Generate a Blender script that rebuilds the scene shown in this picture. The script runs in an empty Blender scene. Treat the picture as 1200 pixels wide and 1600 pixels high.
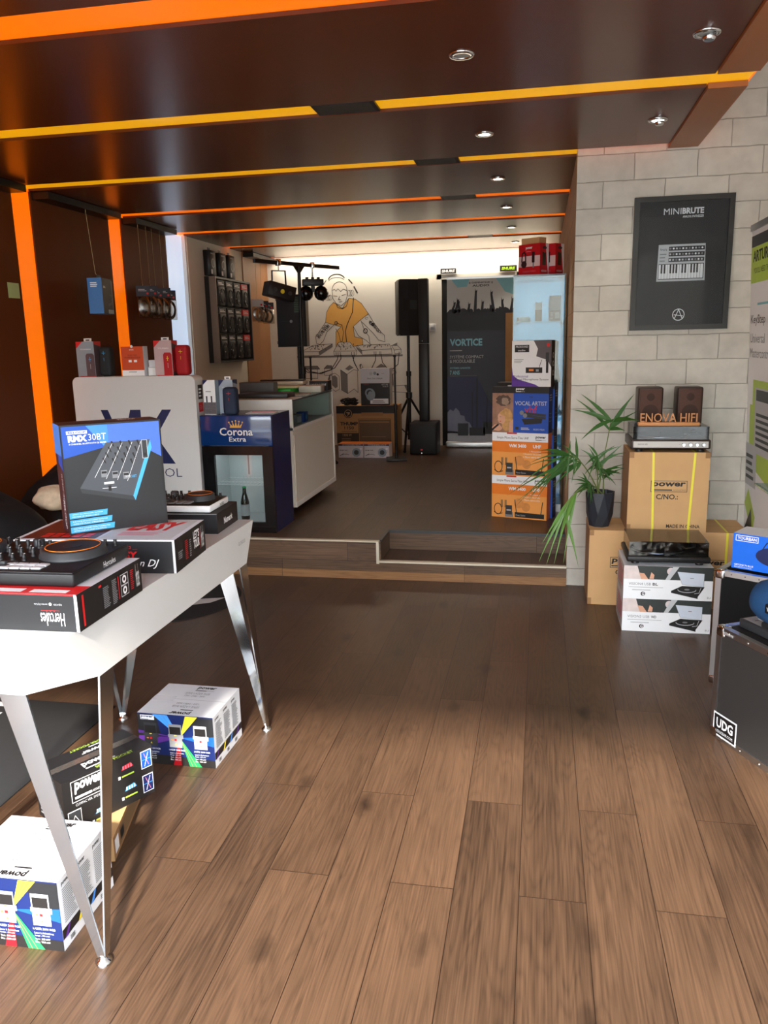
import bpy, bmesh, math, random
from mathutils import Vector, Matrix
random.seed(7)
SC = bpy.context.scene
COL = SC.collection
R = math.radians

# ------------------------------------------------------------------ camera
H = 1.60
yaw, pit, rol = 0.19406334, 0.21048168, -0.0218426
fw = Vector((-math.sin(yaw)*math.cos(pit), math.cos(yaw)*math.cos(pit), -math.sin(pit)))
r0 = Vector((math.cos(yaw), math.sin(yaw), 0)); u0 = r0.cross(fw)
rt = r0*math.cos(rol)+u0*math.sin(rol); up = -r0*math.sin(rol)+u0*math.cos(rol)
cam = bpy.data.cameras.new('camera'); cam_o = bpy.data.objects.new('camera', cam); COL.objects.link(cam_o)
cam_o.matrix_world = Matrix(((rt.x, up.x, -fw.x, 0), (rt.y, up.y, -fw.y, 0), (rt.z, up.z, -fw.z, H), (0, 0, 0, 1)))
cam.sensor_fit = 'VERTICAL'; cam.sensor_height = 32.0; cam.lens = 1246.66/1600*32.0
cam.clip_start = 0.05; cam.clip_end = 100
SC.camera = cam_o

# ------------------------------------------------------------------ light and exposure
VS = SC.view_settings
VS.view_transform = 'Standard'; VS.look = 'None'; VS.gamma = 1.0; VS.use_curve_mapping = False
VS.exposure = 0.75
SC.display_settings.display_device = 'sRGB'
W = bpy.data.worlds.new('world'); SC.world = W; W.use_nodes = True
nt = W.node_tree; nt.nodes.clear()
wo = nt.nodes.new('ShaderNodeOutputWorld'); wb = nt.nodes.new('ShaderNodeBackground')
wt = nt.nodes.new('ShaderNodeTexCoord'); ws = nt.nodes.new('ShaderNodeSeparateXYZ'); wr = nt.nodes.new('ShaderNodeValToRGB')
nt.links.new(wt.outputs['Generated'], ws.inputs[0]); nt.links.new(ws.outputs['Z'], wr.inputs[0])
wm = nt.nodes.new('ShaderNodeMapRange'); wm.inputs['From Min'].default_value = -1; wm.inputs['From Max'].default_value = 1
nt.links.new(ws.outputs['Z'], wm.inputs['Value']); nt.links.new(wm.outputs[0], wr.inputs[0])
ce = wr.color_ramp.elements
ce[0].position = 0.0; ce[0].color = (0.34, 0.33, 0.32, 1)
ce[1].position = 1.0; ce[1].color = (0.62, 0.80, 1.0, 1)
for p_, c_ in ((0.49, (0.36, 0.35, 0.34, 1)), (0.52, (0.80, 0.86, 0.92, 1)), (0.70, (0.86, 0.93, 1.0, 1))):
    e_ = ce.new(p_); e_.color = c_
nt.links.new(wr.outputs[0], wb.inputs[0]); wb.inputs[1].default_value = 11.0
nt.links.new(wb.outputs[0], wo.inputs[0])

def lamp(name, kind, loc, energy, color=(1, 1, 1), **kw):
    l = bpy.data.lights.new(name, kind); l.energy = energy; l.color = color
    for k, v in kw.items():
        if k not in ('aim',): setattr(l, k, v)
    o = bpy.data.objects.new(name, l); COL.objects.link(o); o.location = loc
    if 'aim' in kw: o.rotation_euler = Vector(kw['aim']).to_track_quat('-Z', 'Y').to_euler()
    return o
HC0 = 2.67
SUN = lamp('sun', 'SUN', (0, -3, 4), 8.6, (1.0, 0.93, 0.82), angle=R(3.2), aim=(-0.22, 1.50, -1.0))

COVE = lamp('cove_strip', 'AREA', (-1.65, 10.16, HC0-0.01), 13, (1.0, 0.90, 0.72), shape='RECTANGLE', size=3.4, size_y=0.06, aim=(0, 0.25, -1))
# ------------------------------------------------------------------ materials
def lin(c):
    c = c/255.0
    return c/12.92 if c <= 0.04045 else ((c+0.055)/1.055)**2.4
def rgb(c): return (lin(c[0]), lin(c[1]), lin(c[2]), 1)
MATS = {}
def mat(name, c=(128, 128, 128), rough=0.5, metal=0.0, noise=0.0, nscale=30.0, bump=0.0, emis=0.0, spec=0.5, coat=0.0, trans=0.0, ior=1.45, alpha=1.0, aniso=None):
    if name in MATS: return MATS[name]
    m = bpy.data.materials.new(name); m.use_nodes = True; MATS[name] = m
    n = m.node_tree; b = n.nodes['Principled BSDF']
    b.inputs['Base Color'].default_value = rgb(c); b.inputs['Roughness'].default_value = rough
    b.inputs['Metallic'].default_value = metal; b.inputs['Specular IOR Level'].default_value = spec
    b.inputs['Coat Weight'].default_value = coat; b.inputs['Transmission Weight'].default_value = trans
    b.inputs['IOR'].default_value = ior; b.inputs['Alpha'].default_value = alpha
    if emis:
        b.inputs['Emission Color'].default_value = rgb(c); b.inputs['Emission Strength'].default_value = emis
    if noise or bump:
        tc = n.nodes.new('ShaderNodeTexCoord'); ns = n.nodes.new('ShaderNodeTexNoise')
        if aniso:
            mp = n.nodes.new('ShaderNodeMapping'); mp.inputs['Scale'].default_value = aniso
            n.links.new(tc.outputs['Object'], mp.inputs[0]); n.links.new(mp.outputs[0], ns.inputs['Vector'])
        else: n.links.new(tc.outputs['Object'], ns.inputs['Vector'])
        ns.inputs['Scale'].default_value = nscale; ns.inputs['Detail'].default_value = 4
        if noise:
            mx = n.nodes.new('ShaderNodeMix'); mx.data_type = 'RGBA'
            a = rgb(c); k0, k1 = 1-noise, 1+noise
            mx.inputs[6].default_value = (a[0]*k0, a[1]*k0, a[2]*k0, 1)
            mx.inputs[7].default_value = (min(1, a[0]*k1), min(1, a[1]*k1), min(1, a[2]*k1), 1)
            n.links.new(ns.outputs[0], mx.inputs[0]); n.links.new(mx.outputs[2], b.inputs['Base Color'])
        if bump:
            bp = n.nodes.new('ShaderNodeBump'); bp.inputs['Strength'].default_value = bump; bp.inputs['Distance'].default_value = 0.002
            n.links.new(ns.outputs[0], bp.inputs['Height']); n.links.new(bp.outputs[0], b.inputs['Normal'])
    return m

def wood_floor(name, along='Y', base=((52, 38, 28), (106, 80, 60)), row=0.192, length=1.28, off=0.032, rough=0.36, vert=None):
    if name in MATS: return MATS[name]
    m = bpy.data.materials.new(name); m.use_nodes = True; MATS[name] = m
    n = m.node_tree; N = n.nodes; L = n.links; b = N['Principled BSDF']
    tc = N.new('ShaderNodeTexCoord'); sp = N.new('ShaderNodeSeparateXYZ'); L.new(tc.outputs['Object'], sp.inputs[0])
    cb = N.new('ShaderNodeCombineXYZ')
    A = {'Y': ('Y', 'X'), 'X': ('X', 'Z')}[along] if not vert else vert
    ad = N.new('ShaderNodeMath'); ad.operation = 'ADD'; ad.inputs[1].default_value = off
    L.new(sp.outputs[A[1]], ad.inputs[0]); L.new(sp.outputs[A[0]], cb.inputs[0]); L.new(ad.outputs[0], cb.inputs[1])
    br = N.new('ShaderNodeTexBrick'); L.new(cb.outputs[0], br.inputs['Vector'])
    br.offset = 0.37; br.offset_frequency = 2; br.squash = 1.0
    br.inputs['Scale'].default_value = 1; br.inputs['Brick Width'].default_value = length; br.inputs['Row Height'].default_value = row
    br.inputs['Mortar Size'].default_value = 0.0013; br.inputs['Mortar Smooth'].default_value = 0.2
    br.inputs['Color1'].default_value = (0, 0, 0, 1); br.inputs['Color2'].default_value = (1, 1, 1, 1); br.inputs['Mortar'].default_value = (0.5, 0.5, 0.5, 1)
    def mth(op, a, bb=None, cc=None):
        x = N.new('ShaderNodeMath'); x.operation = op
        for i, v in enumerate((a, bb, cc)):
            if v is None: continue
            if hasattr(v, 'is_linked'): L.new(v, x.inputs[i])
            else: x.inputs[i].default_value = v
        return x.outputs[0]
    bw = N.new('ShaderNodeRGBToBW'); L.new(br.outputs['Color'], bw.inputs[0]); seed = bw.outputs[0]
    # contour lines of a stretched noise give cathedral grain
    def stretched(sx, sy, scale, detail, seedmul):
        mp = N.new('ShaderNodeMapping'); mp.inputs['Scale'].default_value = (sx, sy, 1); L.new(cb.outputs[0], mp.inputs[0])
        ns = N.new('ShaderNodeTexNoise'); ns.noise_dimensions = '4D'; ns.inputs['Scale'].default_value = scale; ns.inputs['Detail'].default_value = detail
        L.new(mp.outputs[0], ns.inputs['Vector']); L.new(mth('MULTIPLY', seed, seedmul), ns.inputs['W']); return ns.outputs[0]
    big = stretched(0.8, 7.0, 1.15, 2.0, 37.0)
    rings = mth('ABSOLUTE', mth('SINE', mth('MULTIPLY', big, 70.0)))
    fib = stretched(2.2, 120.0, 1.6, 5.0, 53.0)
    tone = stretched(0.8, 2.0, 2.0, 2.0, 71.0)
    vo = N.new('ShaderNodeTexVoronoi'); vm = N.new('ShaderNodeMapping'); vm.inputs['Scale'].default_value = (1.9, 4.4, 1); L.new(cb.outputs[0], vm.inputs[0])
    kd = N.new('ShaderNodeTexNoise'); kd.inputs['Scale'].default_value = 16; L.new(cb.outputs[0], kd.inputs['Vector'])
    ka = N.new('ShaderNodeVectorMath'); ka.operation = 'MULTIPLY_ADD'; ka.inputs[1].default_value = (0.16, 0.16, 0); L.new(kd.outputs['Color'], ka.inputs[0]); L.new(vm.outputs[0], ka.inputs[2])
    L.new(ka.outputs[0], vo.inputs['Vector']); vo.inputs['Scale'].default_value = 0.9
    kn = N.new('ShaderNodeMapRange'); kn.inputs['From Min'].default_value = 0.0; kn.inputs['From Max'].default_value = 0.15; L.new(vo.outputs['Distance'], kn.inputs['Value'])
    g = mth('ADD', mth('MULTIPLY', rings, 0.16), mth('ADD', mth('MULTIPLY', fib, 1.15), mth('MULTIPLY', tone, 0.62)))
    g = mth('ADD', mth('SUBTRACT', g, 0.60), mth('MULTIPLY', mth('SUBTRACT', seed, 0.5), 0.24))
    cl = N.new('ShaderNodeClamp'); L.new(g, cl.inputs[0])
    mx = N.new('ShaderNodeMix'); mx.data_type = 'RGBA'; mx.inputs[6].default_value = rgb(base[0]); mx.inputs[7].default_value = rgb(base[1]); L.new(cl.outputs[0], mx.inputs[0])
    m2 = N.new('ShaderNodeMix'); m2.data_type = 'RGBA'; m2.inputs[6].default_value = rgb((36, 26, 20)); L.new(kn.outputs[0], m2.inputs[0]); L.new(mx.outputs[2], m2.inputs[7])
    m3 = N.new('ShaderNodeMix'); m3.data_type = 'RGBA'; m3.inputs[7].default_value = rgb((30, 20, 14)); L.new(br.outputs['Fac'], m3.inputs[0]); L.new(m2.outputs[2], m3.inputs[6])
    L.new(m3.outputs[2], b.inputs['Base Color'])
    rr = mth('ADD', mth('MULTIPLY', fib, 0.22), rough-0.1); L.new(rr, b.inputs['Roughness'])
    b.inputs['Specular IOR Level'].default_value = 0.35
    bp = N.new('ShaderNodeBump'); bp.inputs['Strength'].default_value = 0.25; bp.inputs['Distance'].default_value = 0.001
    L.new(mth('SUBTRACT', fib, mth('MULTIPLY', br.outputs['Fac'], 1.0)), bp.inputs['Height']); L.new(bp.outputs[0], b.inputs['Normal'])
    return m

def block_wall(name, c=(206, 202, 192), axes=('X', 'Z'), w=0.352, h=0.149, oz=0.0, ox=0.0):
    if name in MATS: return MATS[name]
    m = bpy.data.materials.new(name); m.use_nodes = True; MATS[name] = m
    n = m.node_tree; N = n.nodes; L = n.links; b = N['Principled BSDF']
    tc = N.new('ShaderNodeTexCoord'); sp = N.new('ShaderNodeSeparateXYZ'); L.new(tc.outputs['Object'], sp.inputs[0])
    cb = N.new('ShaderNodeCombineXYZ')
    for i, (a, o) in enumerate(((axes[0], ox), (axes[1], oz))):
        ad = N.new('ShaderNodeMath'); ad.operation = 'ADD'; ad.inputs[1].default_value = o
        L.new(sp.outputs[a], ad.inputs[0]); L.new(ad.outputs[0], cb.inputs[i])
    dn = N.new('ShaderNodeTexNoise'); dn.inputs['Scale'].default_value = 9; L.new(cb.outputs[0], dn.inputs['Vector'])
    va = N.new('ShaderNodeVectorMath'); va.operation = 'MULTIPLY_ADD'; va.inputs[1].default_value = (0.010, 0.010, 0); L.new(dn.outputs['Color'], va.inputs[0]); L.new(cb.outputs[0], va.inputs[2])
    br = N.new('ShaderNodeTexBrick'); L.new(va.outputs[0], br.inputs['Vector']); br.offset = 0.5
    br.inputs['Scale'].default_value = 1; br.inputs['Brick Width'].default_value = w; br.inputs['Row Height'].default_value = h
    br.inputs['Mortar Size'].default_value = 0.0035; br.inputs['Mortar Smooth'].default_value = 0.8
    a = rgb(c)
    br.inputs['Color1'].default_value = (a[0]*0.93, a[1]*0.93, a[2]*0.93, 1); br.inputs['Color2'].default_value = (a[0]*1.05, a[1]*1.05, a[2]*1.05, 1)
    br.inputs['Mortar'].default_value = (a[0]*0.66, a[1]*0.64, a[2]*0.62, 1)
    ns = N.new('ShaderNodeTexNoise'); ns.inputs['Scale'].default_value = 14; ns.inputs['Detail'].default_value = 6; L.new(tc.outputs['Object'], ns.inputs['Vector'])
    mx = N.new('ShaderNodeMix'); mx.data_type = 'RGBA'; mx.blend_type = 'MULTIPLY'; mx.inputs[0].default_value = 0.35
    L.new(br.outputs['Color'], mx.inputs[6]); L.new(ns.outputs[0], mx.inputs[7]); L.new(mx.outputs[2], b.inputs['Base Color'])
    b.inputs['Roughness'].default_value = 0.85
    hs = N.new('ShaderNodeMath'); hs.operation = 'MULTIPLY_ADD'; hs.inputs[1].default_value = 0.6; L.new(ns.outputs[0], hs.inputs[0])
    iv = N.new('ShaderNodeMath'); iv.operation = 'SUBTRACT'; iv.inputs[0].default_value = 1.0; L.new(br.outputs['Fac'], iv.inputs[1]); L.new(iv.outputs[0], hs.inputs[2])
    bp = N.new('ShaderNodeBump'); bp.inputs['Strength'].default_value = 0.7; bp.inputs['Distance'].default_value = 0.006
    L.new(hs.outputs[0], bp.inputs['Height']); L.new(bp.outputs[0], b.inputs['Normal'])
    return m

def glass(name, c=(225, 238, 240), rough=0.02, mixf=0.10, ior=1.5):
    """thin clear sheet: transparent with fresnel gloss"""
    if name in MATS: return MATS[name]
    m = bpy.data.materials.new(name); m.use_nodes = True; MATS[name] = m
    n = m.node_tree; N = n.nodes; L = n.links; N.remove(N['Principled BSDF']); out = N['Material Output']
    t = N.new('ShaderNodeBsdfTransparent'); t.inputs[0].default_value = rgb(c)
    g = N.new('ShaderNodeBsdfGlossy'); g.inputs['Roughness'].default_value = rough
    f = N.new('ShaderNodeFresnel'); f.inputs[0].default_value = ior
    ad = N.new('ShaderNodeMath'); ad.operation = 'ADD'; ad.inputs[1].default_value = mixf; ad.use_clamp = True; L.new(f.outputs[0], ad.inputs[0])
    ge = N.new('ShaderNodeNewGeometry'); iv = N.new('ShaderNodeMath'); iv.operation = 'SUBTRACT'; iv.inputs[0].default_value = 1.0; L.new(ge.outputs['Backfacing'], iv.inputs[1])
    mu_ = N.new('ShaderNodeMath'); mu_.operation = 'MULTIPLY'; L.new(ad.outputs[0], mu_.inputs[0]); L.new(iv.outputs[0], mu_.inputs[1])
    x = N.new('ShaderNodeMixShader'); L.new(mu_.outputs[0], x.inputs[0]); L.new(t.outputs[0], x.inputs[1]); L.new(g.outputs[0], x.inputs[2]); L.new(x.outputs[0], out.inputs[0])
    return m

black = mat('black_plastic', (22, 22, 24), 0.45, noise=0.1)
blackm = mat('black_metal', (20, 20, 21), 0.35, 0.3, noise=0.1)
dgrey = mat('dark_grey_plastic', (48, 50, 53), 0.45, noise=0.08)
grey = mat('grey_print', (128, 130, 133), 0.5, noise=0.05)
lgrey = mat('light_grey_print', (190, 192, 195), 0.5, noise=0.04)
white = mat('white_print', (236, 238, 240), 0.45, noise=0.02)
wcard = mat('white_card', (210, 213, 219), 0.38, noise=0.03, nscale=12)
wlaq = mat('white_lacquer', (206, 207, 206), 0.28, noise=0.015, nscale=5)
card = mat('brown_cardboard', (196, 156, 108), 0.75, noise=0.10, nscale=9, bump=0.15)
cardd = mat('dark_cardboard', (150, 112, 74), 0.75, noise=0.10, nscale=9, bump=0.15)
ink = mat('black_ink', (26, 24, 24), 0.5, noise=0.06)
inkm = mat('matt_black_card', (30, 31, 34), 0.42, noise=0.10, nscale=8)
red = mat('red_print', (206, 34, 36), 0.4, noise=0.04)
dred = mat('deep_red_print', (172, 20, 30), 0.4, noise=0.05)
orange = mat('orange_print', (232, 126, 34), 0.45, noise=0.05)
blue = mat('blue_print', (24, 78, 176), 0.4, noise=0.06)
sky = mat('sky_blue_print', (64, 136, 224), 0.4, noise=0.06)
navy = mat('navy_print', (20, 34, 84), 0.35, noise=0.06)
cyan = mat('cyan_print', (70, 170, 230), 0.4, noise=0.05)
yellow = mat('yellow_print', (226, 206, 50), 0.45, noise=0.05)
lime = mat('lime_print', (176, 206, 74), 0.45, noise=0.05)
green = mat('green_print', (32, 150, 78), 0.45, noise=0.05)
purple = mat('purple_print', (84, 42, 130), 0.45, noise=0.05)
pink = mat('pink_print', (214, 120, 140), 0.45, noise=0.05)
skin = mat('skin_tone_print', (212, 160, 132), 0.5, noise=0.15, nscale=40)
chrome = mat('polished_steel', (205, 210, 214), 0.13, 1.0, noise=0.05, nscale=6)
alu = mat('brushed_aluminium', (196, 198, 200), 0.35, 1.0, noise=0.06, aniso=(2, 60, 60))
rubber = mat('black_rubber', (18, 18, 18), 0.8, noise=0.1)
teal = mat('teal_print', (128, 196, 206), 0.45, noise=0.05)

# ------------------------------------------------------------------ mesh builder
TXT = {}
def text_mesh(s, bold, shear):
    k = (s, bold, shear)
    if k in TXT: return TXT[k]
    c = bpy.data.curves.new('text', 'FONT'); c.body = s; c.size = 1.0; c.resolution_u = 2; c.offset = bold; c.shear = shear
    o = bpy.data.objects.new('text', c); COL.objects.link(o)
    dg = bpy.context.evaluated_depsgraph_get(); me = o.evaluated_get(dg).to_mesh()
    vs = [tuple(v.co[:2]) for v in me.vertices]; fs = [tuple(p.vertices) for p in me.polygons]
    # keep winding facing +z
    out = []
    for f in fs:
        a = 0
        for i in range(len(f)):
            p, q = vs[f[i]], vs[f[(i+1) % len(f)]]; a += p[0]*q[1]-q[0]*p[1]
        out.append(f if a >= 0 else tuple(reversed(f)))
    o.evaluated_get(dg).to_mesh_clear(); bpy.data.objects.remove(o); bpy.data.curves.remove(c)
    xs = [v[0] for v in vs] or [0, 1]; ys = [v[1] for v in vs] or [0, 1]
    TXT[k] = (vs, out, min(xs), max(xs), min(ys), max(ys)); return TXT[k]

class Face:
    """a flat printable face: origin, unit axes u and v, extents w and h"""
    def __init__(s, o, u, v, w, h):
        s.o = Vector(o); s.u = Vector(u).normalized(); s.v = Vector(v).normalized(); s.w = w; s.h = h; s.n = s.u.cross(s.v)
    def p(s, a, b, lay=1): return s.o+s.u*(a*s.w)+s.v*(b*s.h)+s.n*(0.0006*lay)

class MB:
    def __init__(s): s.v = []; s.f = []; s.m = []; s.sm = []; s.mats = []
    def mi(s, m):
        if m not in s.mats: s.mats.append(m)
        return s.mats.index(m)
    def add(s, vs, fs, m, smooth=False):
        b = len(s.v); s.v += [Vector(x) for x in vs]; k = s.mi(m)
        for f in fs: s.f.append([b+i for i in f]); s.m.append(k); s.sm.append(smooth)
        return s
    def box(s, a, c, m):
        x0, y0, z0 = a; x1, y1, z1 = c
        vs = [(x0, y0, z0), (x1, y0, z0), (x1, y1, z0), (x0, y1, z0), (x0, y0, z1), (x1, y0, z1), (x1, y1, z1), (x0, y1, z1)]
        return s.add(vs, [(0, 3, 2, 1), (4, 5, 6, 7), (0, 1, 5, 4), (1, 2, 6, 5), (2, 3, 7, 6), (3, 0, 4, 7)], m)
    def obox(s, o, X, Y, Z, m):
        o, X, Y, Z = map(Vector, (o, X, Y, Z))
        vs = [o, o+X, o+X+Y, o+Y, o+Z, o+X+Z, o+X+Y+Z, o+Y+Z]
        return s.add(vs, [(0, 3, 2, 1), (4, 5, 6, 7), (0, 1, 5, 4), (1, 2, 6, 5), (2, 3, 7, 6), (3, 0, 4, 7)], m)
    def rbox(s, a, c, r, m, seg=3, smooth=True):
        bm = bmesh.new(); bmesh.ops.create_cube(bm, size=1.0)
        for v in bm.verts: v.co = Vector([a[i]+(v.co[i]+0.5)*(c[i]-a[i]) for i in range(3)])
        bmesh.ops.bevel(bm, geom=list(bm.edges), offset=r, segments=seg, affect='EDGES', profile=0.5)
        bm.verts.index_update()
        s.add([tuple(v.co) for v in bm.verts], [[v.index for v in f.verts] for f in bm.faces], m, smooth); bm.free(); return s
    def prism(s, pts, z0, z1, m, T=None, smooth=False):
        """extrude a 2D outline (ccw) from z0 to z1; T maps (x,y,z) to 3D"""
        T = T or (lambda x, y, z: (x, y, z)); n = len(pts)
        vs = [T(x, y, z0) for x, y in pts]+[T(x, y, z1) for x, y in pts]
        fs = [tuple(reversed(range(n))), tuple(range(n, 2*n))]
        s.add(vs, fs, m); b = [(i, (i+1) % n, n+(i+1) % n, n+i) for i in range(n)]
        return s.add(vs, b, m, smooth)
    def cyl(s, p0, p1, r0, m, r1=None, seg=16, caps=True):
        p0, p1 = Vector(p0), Vector(p1); r1 = r0 if r1 is None else r1
        d = (p1-p0).normalized(); a = d.orthogonal().normalized(); b = d.cross(a)
        C = [(math.cos(2*math.pi*i/seg), math.sin(2*math.pi*i/seg)) for i in range(seg)]
        vs = [p0+(a*c+b*q)*r0 for c, q in C]+[p1+(a*c+b*q)*r1 for c, q in C]
        s.add(vs, [(i, (i+1) % seg, seg+(i+1) % seg, seg+i) for i in range(seg)], m, True)
        if caps: s.add(vs, [tuple(reversed(range(seg))), tuple(range(seg, 2*seg))], m)
        return s
    def lathe(s, prof, m, seg=24, c=(0, 0, 0), axis='Z', smooth=True):
        vs = []; n = len(prof)
        for r, z in prof:
            for i in range(seg):
                a = 2*math.pi*i/seg; x, y = r*math.cos(a), r*math.sin(a)
                q = {'Z': (x, y, z), 'Y': (x, -z, y), 'X': (z, x, y)}[axis]
                vs.append((q[0]+c[0], q[1]+c[1], q[2]+c[2]))
        fs = [(j*seg+i, j*seg+(i+1) % seg, (j+1)*seg+(i+1) % seg, (j+1)*seg+i) for j in range(n-1) for i in range(seg)]
        s.add(vs, fs, m, smooth)
        return s.add(vs, [tuple(reversed(range(seg))), tuple(range((n-1)*seg, n*seg))], m)
    def tube(s, pts, r, m, seg=6, closed=False):
        P = [Vector(p) for p in pts]; n = len(P); vs = []
        up0 = None
        for i in range(n):
            d = (P[(i+1) % n]-P[i-1]) if closed else (P[min(i+1, n-1)]-P[max(i-1, 0)])
            d = d.normalized() if d.length > 1e-9 else Vector((0, 0, 1))
            a = (up0-d*up0.dot(d)) if up0 else d.orthogonal()
            if a.length < 1e-6: a = d.orthogonal()
            a.normalize(); up0 = a; b = d.cross(a); rr = r[i] if isinstance(r, (list, tuple)) else r
            vs += [P[i]+(a*math.cos(2*math.pi*k/seg)+b*math.sin(2*math.pi*k/seg))*rr for k in range(seg)]
        fs = []
        for i in range(n if closed else n-1):
            j = (i+1) % n
            fs += [(i*seg+k, i*seg+(k+1) % seg, j*seg+(k+1) % seg, j*seg+k) for k in range(seg)]
        s.add(vs, fs, m, True)
        if not closed: s.add(vs, [tuple(reversed(range(seg))), tuple(range((n-1)*seg, n*seg))], m)
        return s
    def ball(s, c, r, m, seg=16, rings=10):
        r = (r, r, r) if not isinstance(r, (tuple, list)) else r; vs = []; fs = []
        for j in range(rings+1):
            t = math.pi*j/rings
            for i in range(seg):
                a = 2*math.pi*i/seg; vs.append((c[0]+r[0]*math.sin(t)*math.cos(a), c[1]+r[1]*math.sin(t)*math.sin(a), c[2]-r[2]*math.cos(t)))
        for j in range(rings):
            for i in range(seg): fs.append((j*seg+i, j*seg+(i+1) % seg, (j+1)*seg+(i+1) % seg, (j+1)*seg+i))
        return s.add(vs, fs, m, True)
    # ---- print on a face
    def rect(s, F, a0, b0, a1, b1, m, lay=1): return s.add([F.p(a0, b0, lay), F.p(a1, b0, lay), F.p(a1, b1, lay), F.p(a0, b1, lay)], [(0, 1, 2, 3)], m)
    def poly(s, F, pts, m, lay=1):
        a = sum(pts[i][0]*pts[(i+1) % len(pts)][1]-pts[(i+1) % len(pts)][0]*pts[i][1] for i in range(len(pts)))
        if a < 0: pts = list(reversed(pts))
        return s.add([F.p(x, y, lay) for x, y in pts], [tuple(range(len(pts)))], m)
    def disc(s, F, cx, cy, r, m, lay=1, seg=20, ry=None):
        k = F.w/F.h if ry is None else ry/r
        return s.poly(F, [(cx+r*math.cos(2*math.pi*i/seg), cy+r*k*math.sin(2*math.pi*i/seg)) for i in range(seg)], m, lay)
    def ring(s, F, cx, cy, r, w, m, lay=1, seg=24):
        k = F.w/F.h; vs = []
        for q in (r, r-w): vs += [F.p(cx+q*math.cos(2*math.pi*i/seg), cy+q*k*math.sin(2*math.pi*i/seg), lay) for i in range(seg)]
        return s.add(vs, [(i, (i+1) % seg, seg+(i+1) % seg, seg+i) for i in range(seg)], m)
    def text(s, F, t, a0, b0, a1, b1, m, lay=2, bold=0.0, shear=0.0, flip=False):
        vs, fs, x0, x1, y0, y1 = text_mesh(t, bold, shear); P = []
        for x, y in vs:
            p, q = (x-x0)/max(x1-x0, 1e-6), (y-y0)/max(y1-y0, 1e-6)
            if flip: p, q = 1-p, 1-q
            P.append(F.p(a0+p*(a1-a0), b0+q*(b1-b0), lay))
        return s.add(P, fs, m)
    def lines(s, F, a0, b0, a1, b1, n, m, lay=2, fill=0.5, rag=0.3):
        """a block of tiny print too small to read"""
        st = (b1-b0)/n; rd = random.Random(int((a0*97+b0*31+n)*1000))
        for i in range(n): s.rect(F, a0, b0+i*st, a1-(a1-a0)*rag*rd.random(), b0+i*st+st*fill, m, lay)
        return s
    def stroke(s, F, pts, w, m, lay=1, closed=False):
        """drawn line of width w (metres) on a face"""
        P = [Vector((x*F.w, y*F.h)) for x, y in pts]
        if closed: P.append(P[0])
        for a, b in zip(P, P[1:]):
            d = b-a
            if d.length < 1e-6: continue
            d.normalize(); q = Vector((-d.y, d.x))*(w/2); a2 = a-d*(w*0.3); b2 = b+d*(w*0.3)
            s.add([F.p(c.x/F.w, c.y/F.h, lay) for c in (a2-q, b2-q, b2+q, a2+q)], [(0, 1, 2, 3)], m)
        return s
    def build(s, name, parent=None, loc=None, rz=0.0):
        me = bpy.data.meshes.new(name); me.from_pydata([tuple(v) for v in s.v], [], s.f)
        for m in s.mats: me.materials.append(m)
        me.polygons.foreach_set('material_index', s.m); me.polygons.foreach_set('use_smooth', s.sm); me.update()
        o = bpy.data.objects.new(name, me); COL.objects.link(o)
        if parent: o.parent = parent
        if loc: o.location = loc; o.rotation_euler = (0, 0, rz)
        return o

def tag(o, label, cat, group=None):
    o['label'] = label; o['category'] = cat
    if group: o['group'] = group
    return o
def thing(name, label, cat, loc=(0, 0, 0), rz=0.0, group=None):
    o = bpy.data.objects.new(name, None); COL.objects.link(o); o.location = loc; o.rotation_euler = (0, 0, rz); o.empty_display_size = 0.05
    return tag(o, label, cat, group)
def struct(o): o['kind'] = 'structure'; return o
def copy_thing(src, loc, rz, label, group=None):
    c = src.copy(); COL.objects.link(c); c.location = loc; c.rotation_euler = (0, 0, rz); c['label'] = label
    if group: c['group'] = group
    for ch in src.children:
        k = ch.copy(); COL.objects.link(k); k.parent = c
        for g in ch.children:
            q = g.copy(); COL.objects.link(q); q.parent = k
    return c
def faces(w, d, h):
    return dict(front=Face((0, 0, 0), (1, 0, 0), (0, 0, 1), w, h), right=Face((w, 0, 0), (0, 1, 0), (0, 0, 1), d, h),
                left=Face((0, d, 0), (0, -1, 0), (0, 0, 1), d, h), top=Face((0, 0, h), (1, 0, 0), (0, 1, 0), w, d))
def carton(w, d, h, m, top=None, front=None, right=None, left=None):
    """closed box with folded top flaps; returns builder and its printable faces"""
    b = MB(); vs = [(0, 0, 0), (w, 0, 0), (w, d, 0), (0, d, 0), (0, 0, h), (w, 0, h), (w, d, h), (0, d, h)]
    for f, q in (((0, 3, 2, 1), m), ((4, 5, 6, 7), top or m), ((0, 1, 5, 4), front or m), ((1, 2, 6, 5), right or m), ((2, 3, 7, 6), m), ((3, 0, 4, 7), left or m)):
        b.add(vs, [f], q)
    return b, faces(w, d, h)
def power_logo(b, F, a0, b0, a1, b1, fg, bg=None, flip=False, lay=2):
    """the lower-case wordmark with its bar"""
    if bg: b.rect(F, a0-(a1-a0)*0.04, b0-(b1-b0)*0.08, a1+(a1-a0)*0.04, b1+(b1-b0)*0.1, bg, lay-1)
    if flip:
        b.text(F, 'power', a0, b0, a1, b0+(b1-b0)*0.68, fg, lay, 0.035, 0.1, True); b.rect(F, a0+(a1-a0)*0.4, b1-(b1-b0)*0.16, a1, b1, fg, lay)
    else:
        b.text(F, 'power', a0, b0+(b1-b0)*0.3, a1, b1, fg, lay, 0.035, 0.1); b.rect(F, a0, b0, a0+(a1-a0)*0.6, b0+(b1-b0)*0.14, fg, lay)
        b.text(F, 'ACOUSTICS', a0+(a1-a0)*0.63, b0, a1, b0+(b1-b0)*0.14, fg, lay)

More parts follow.
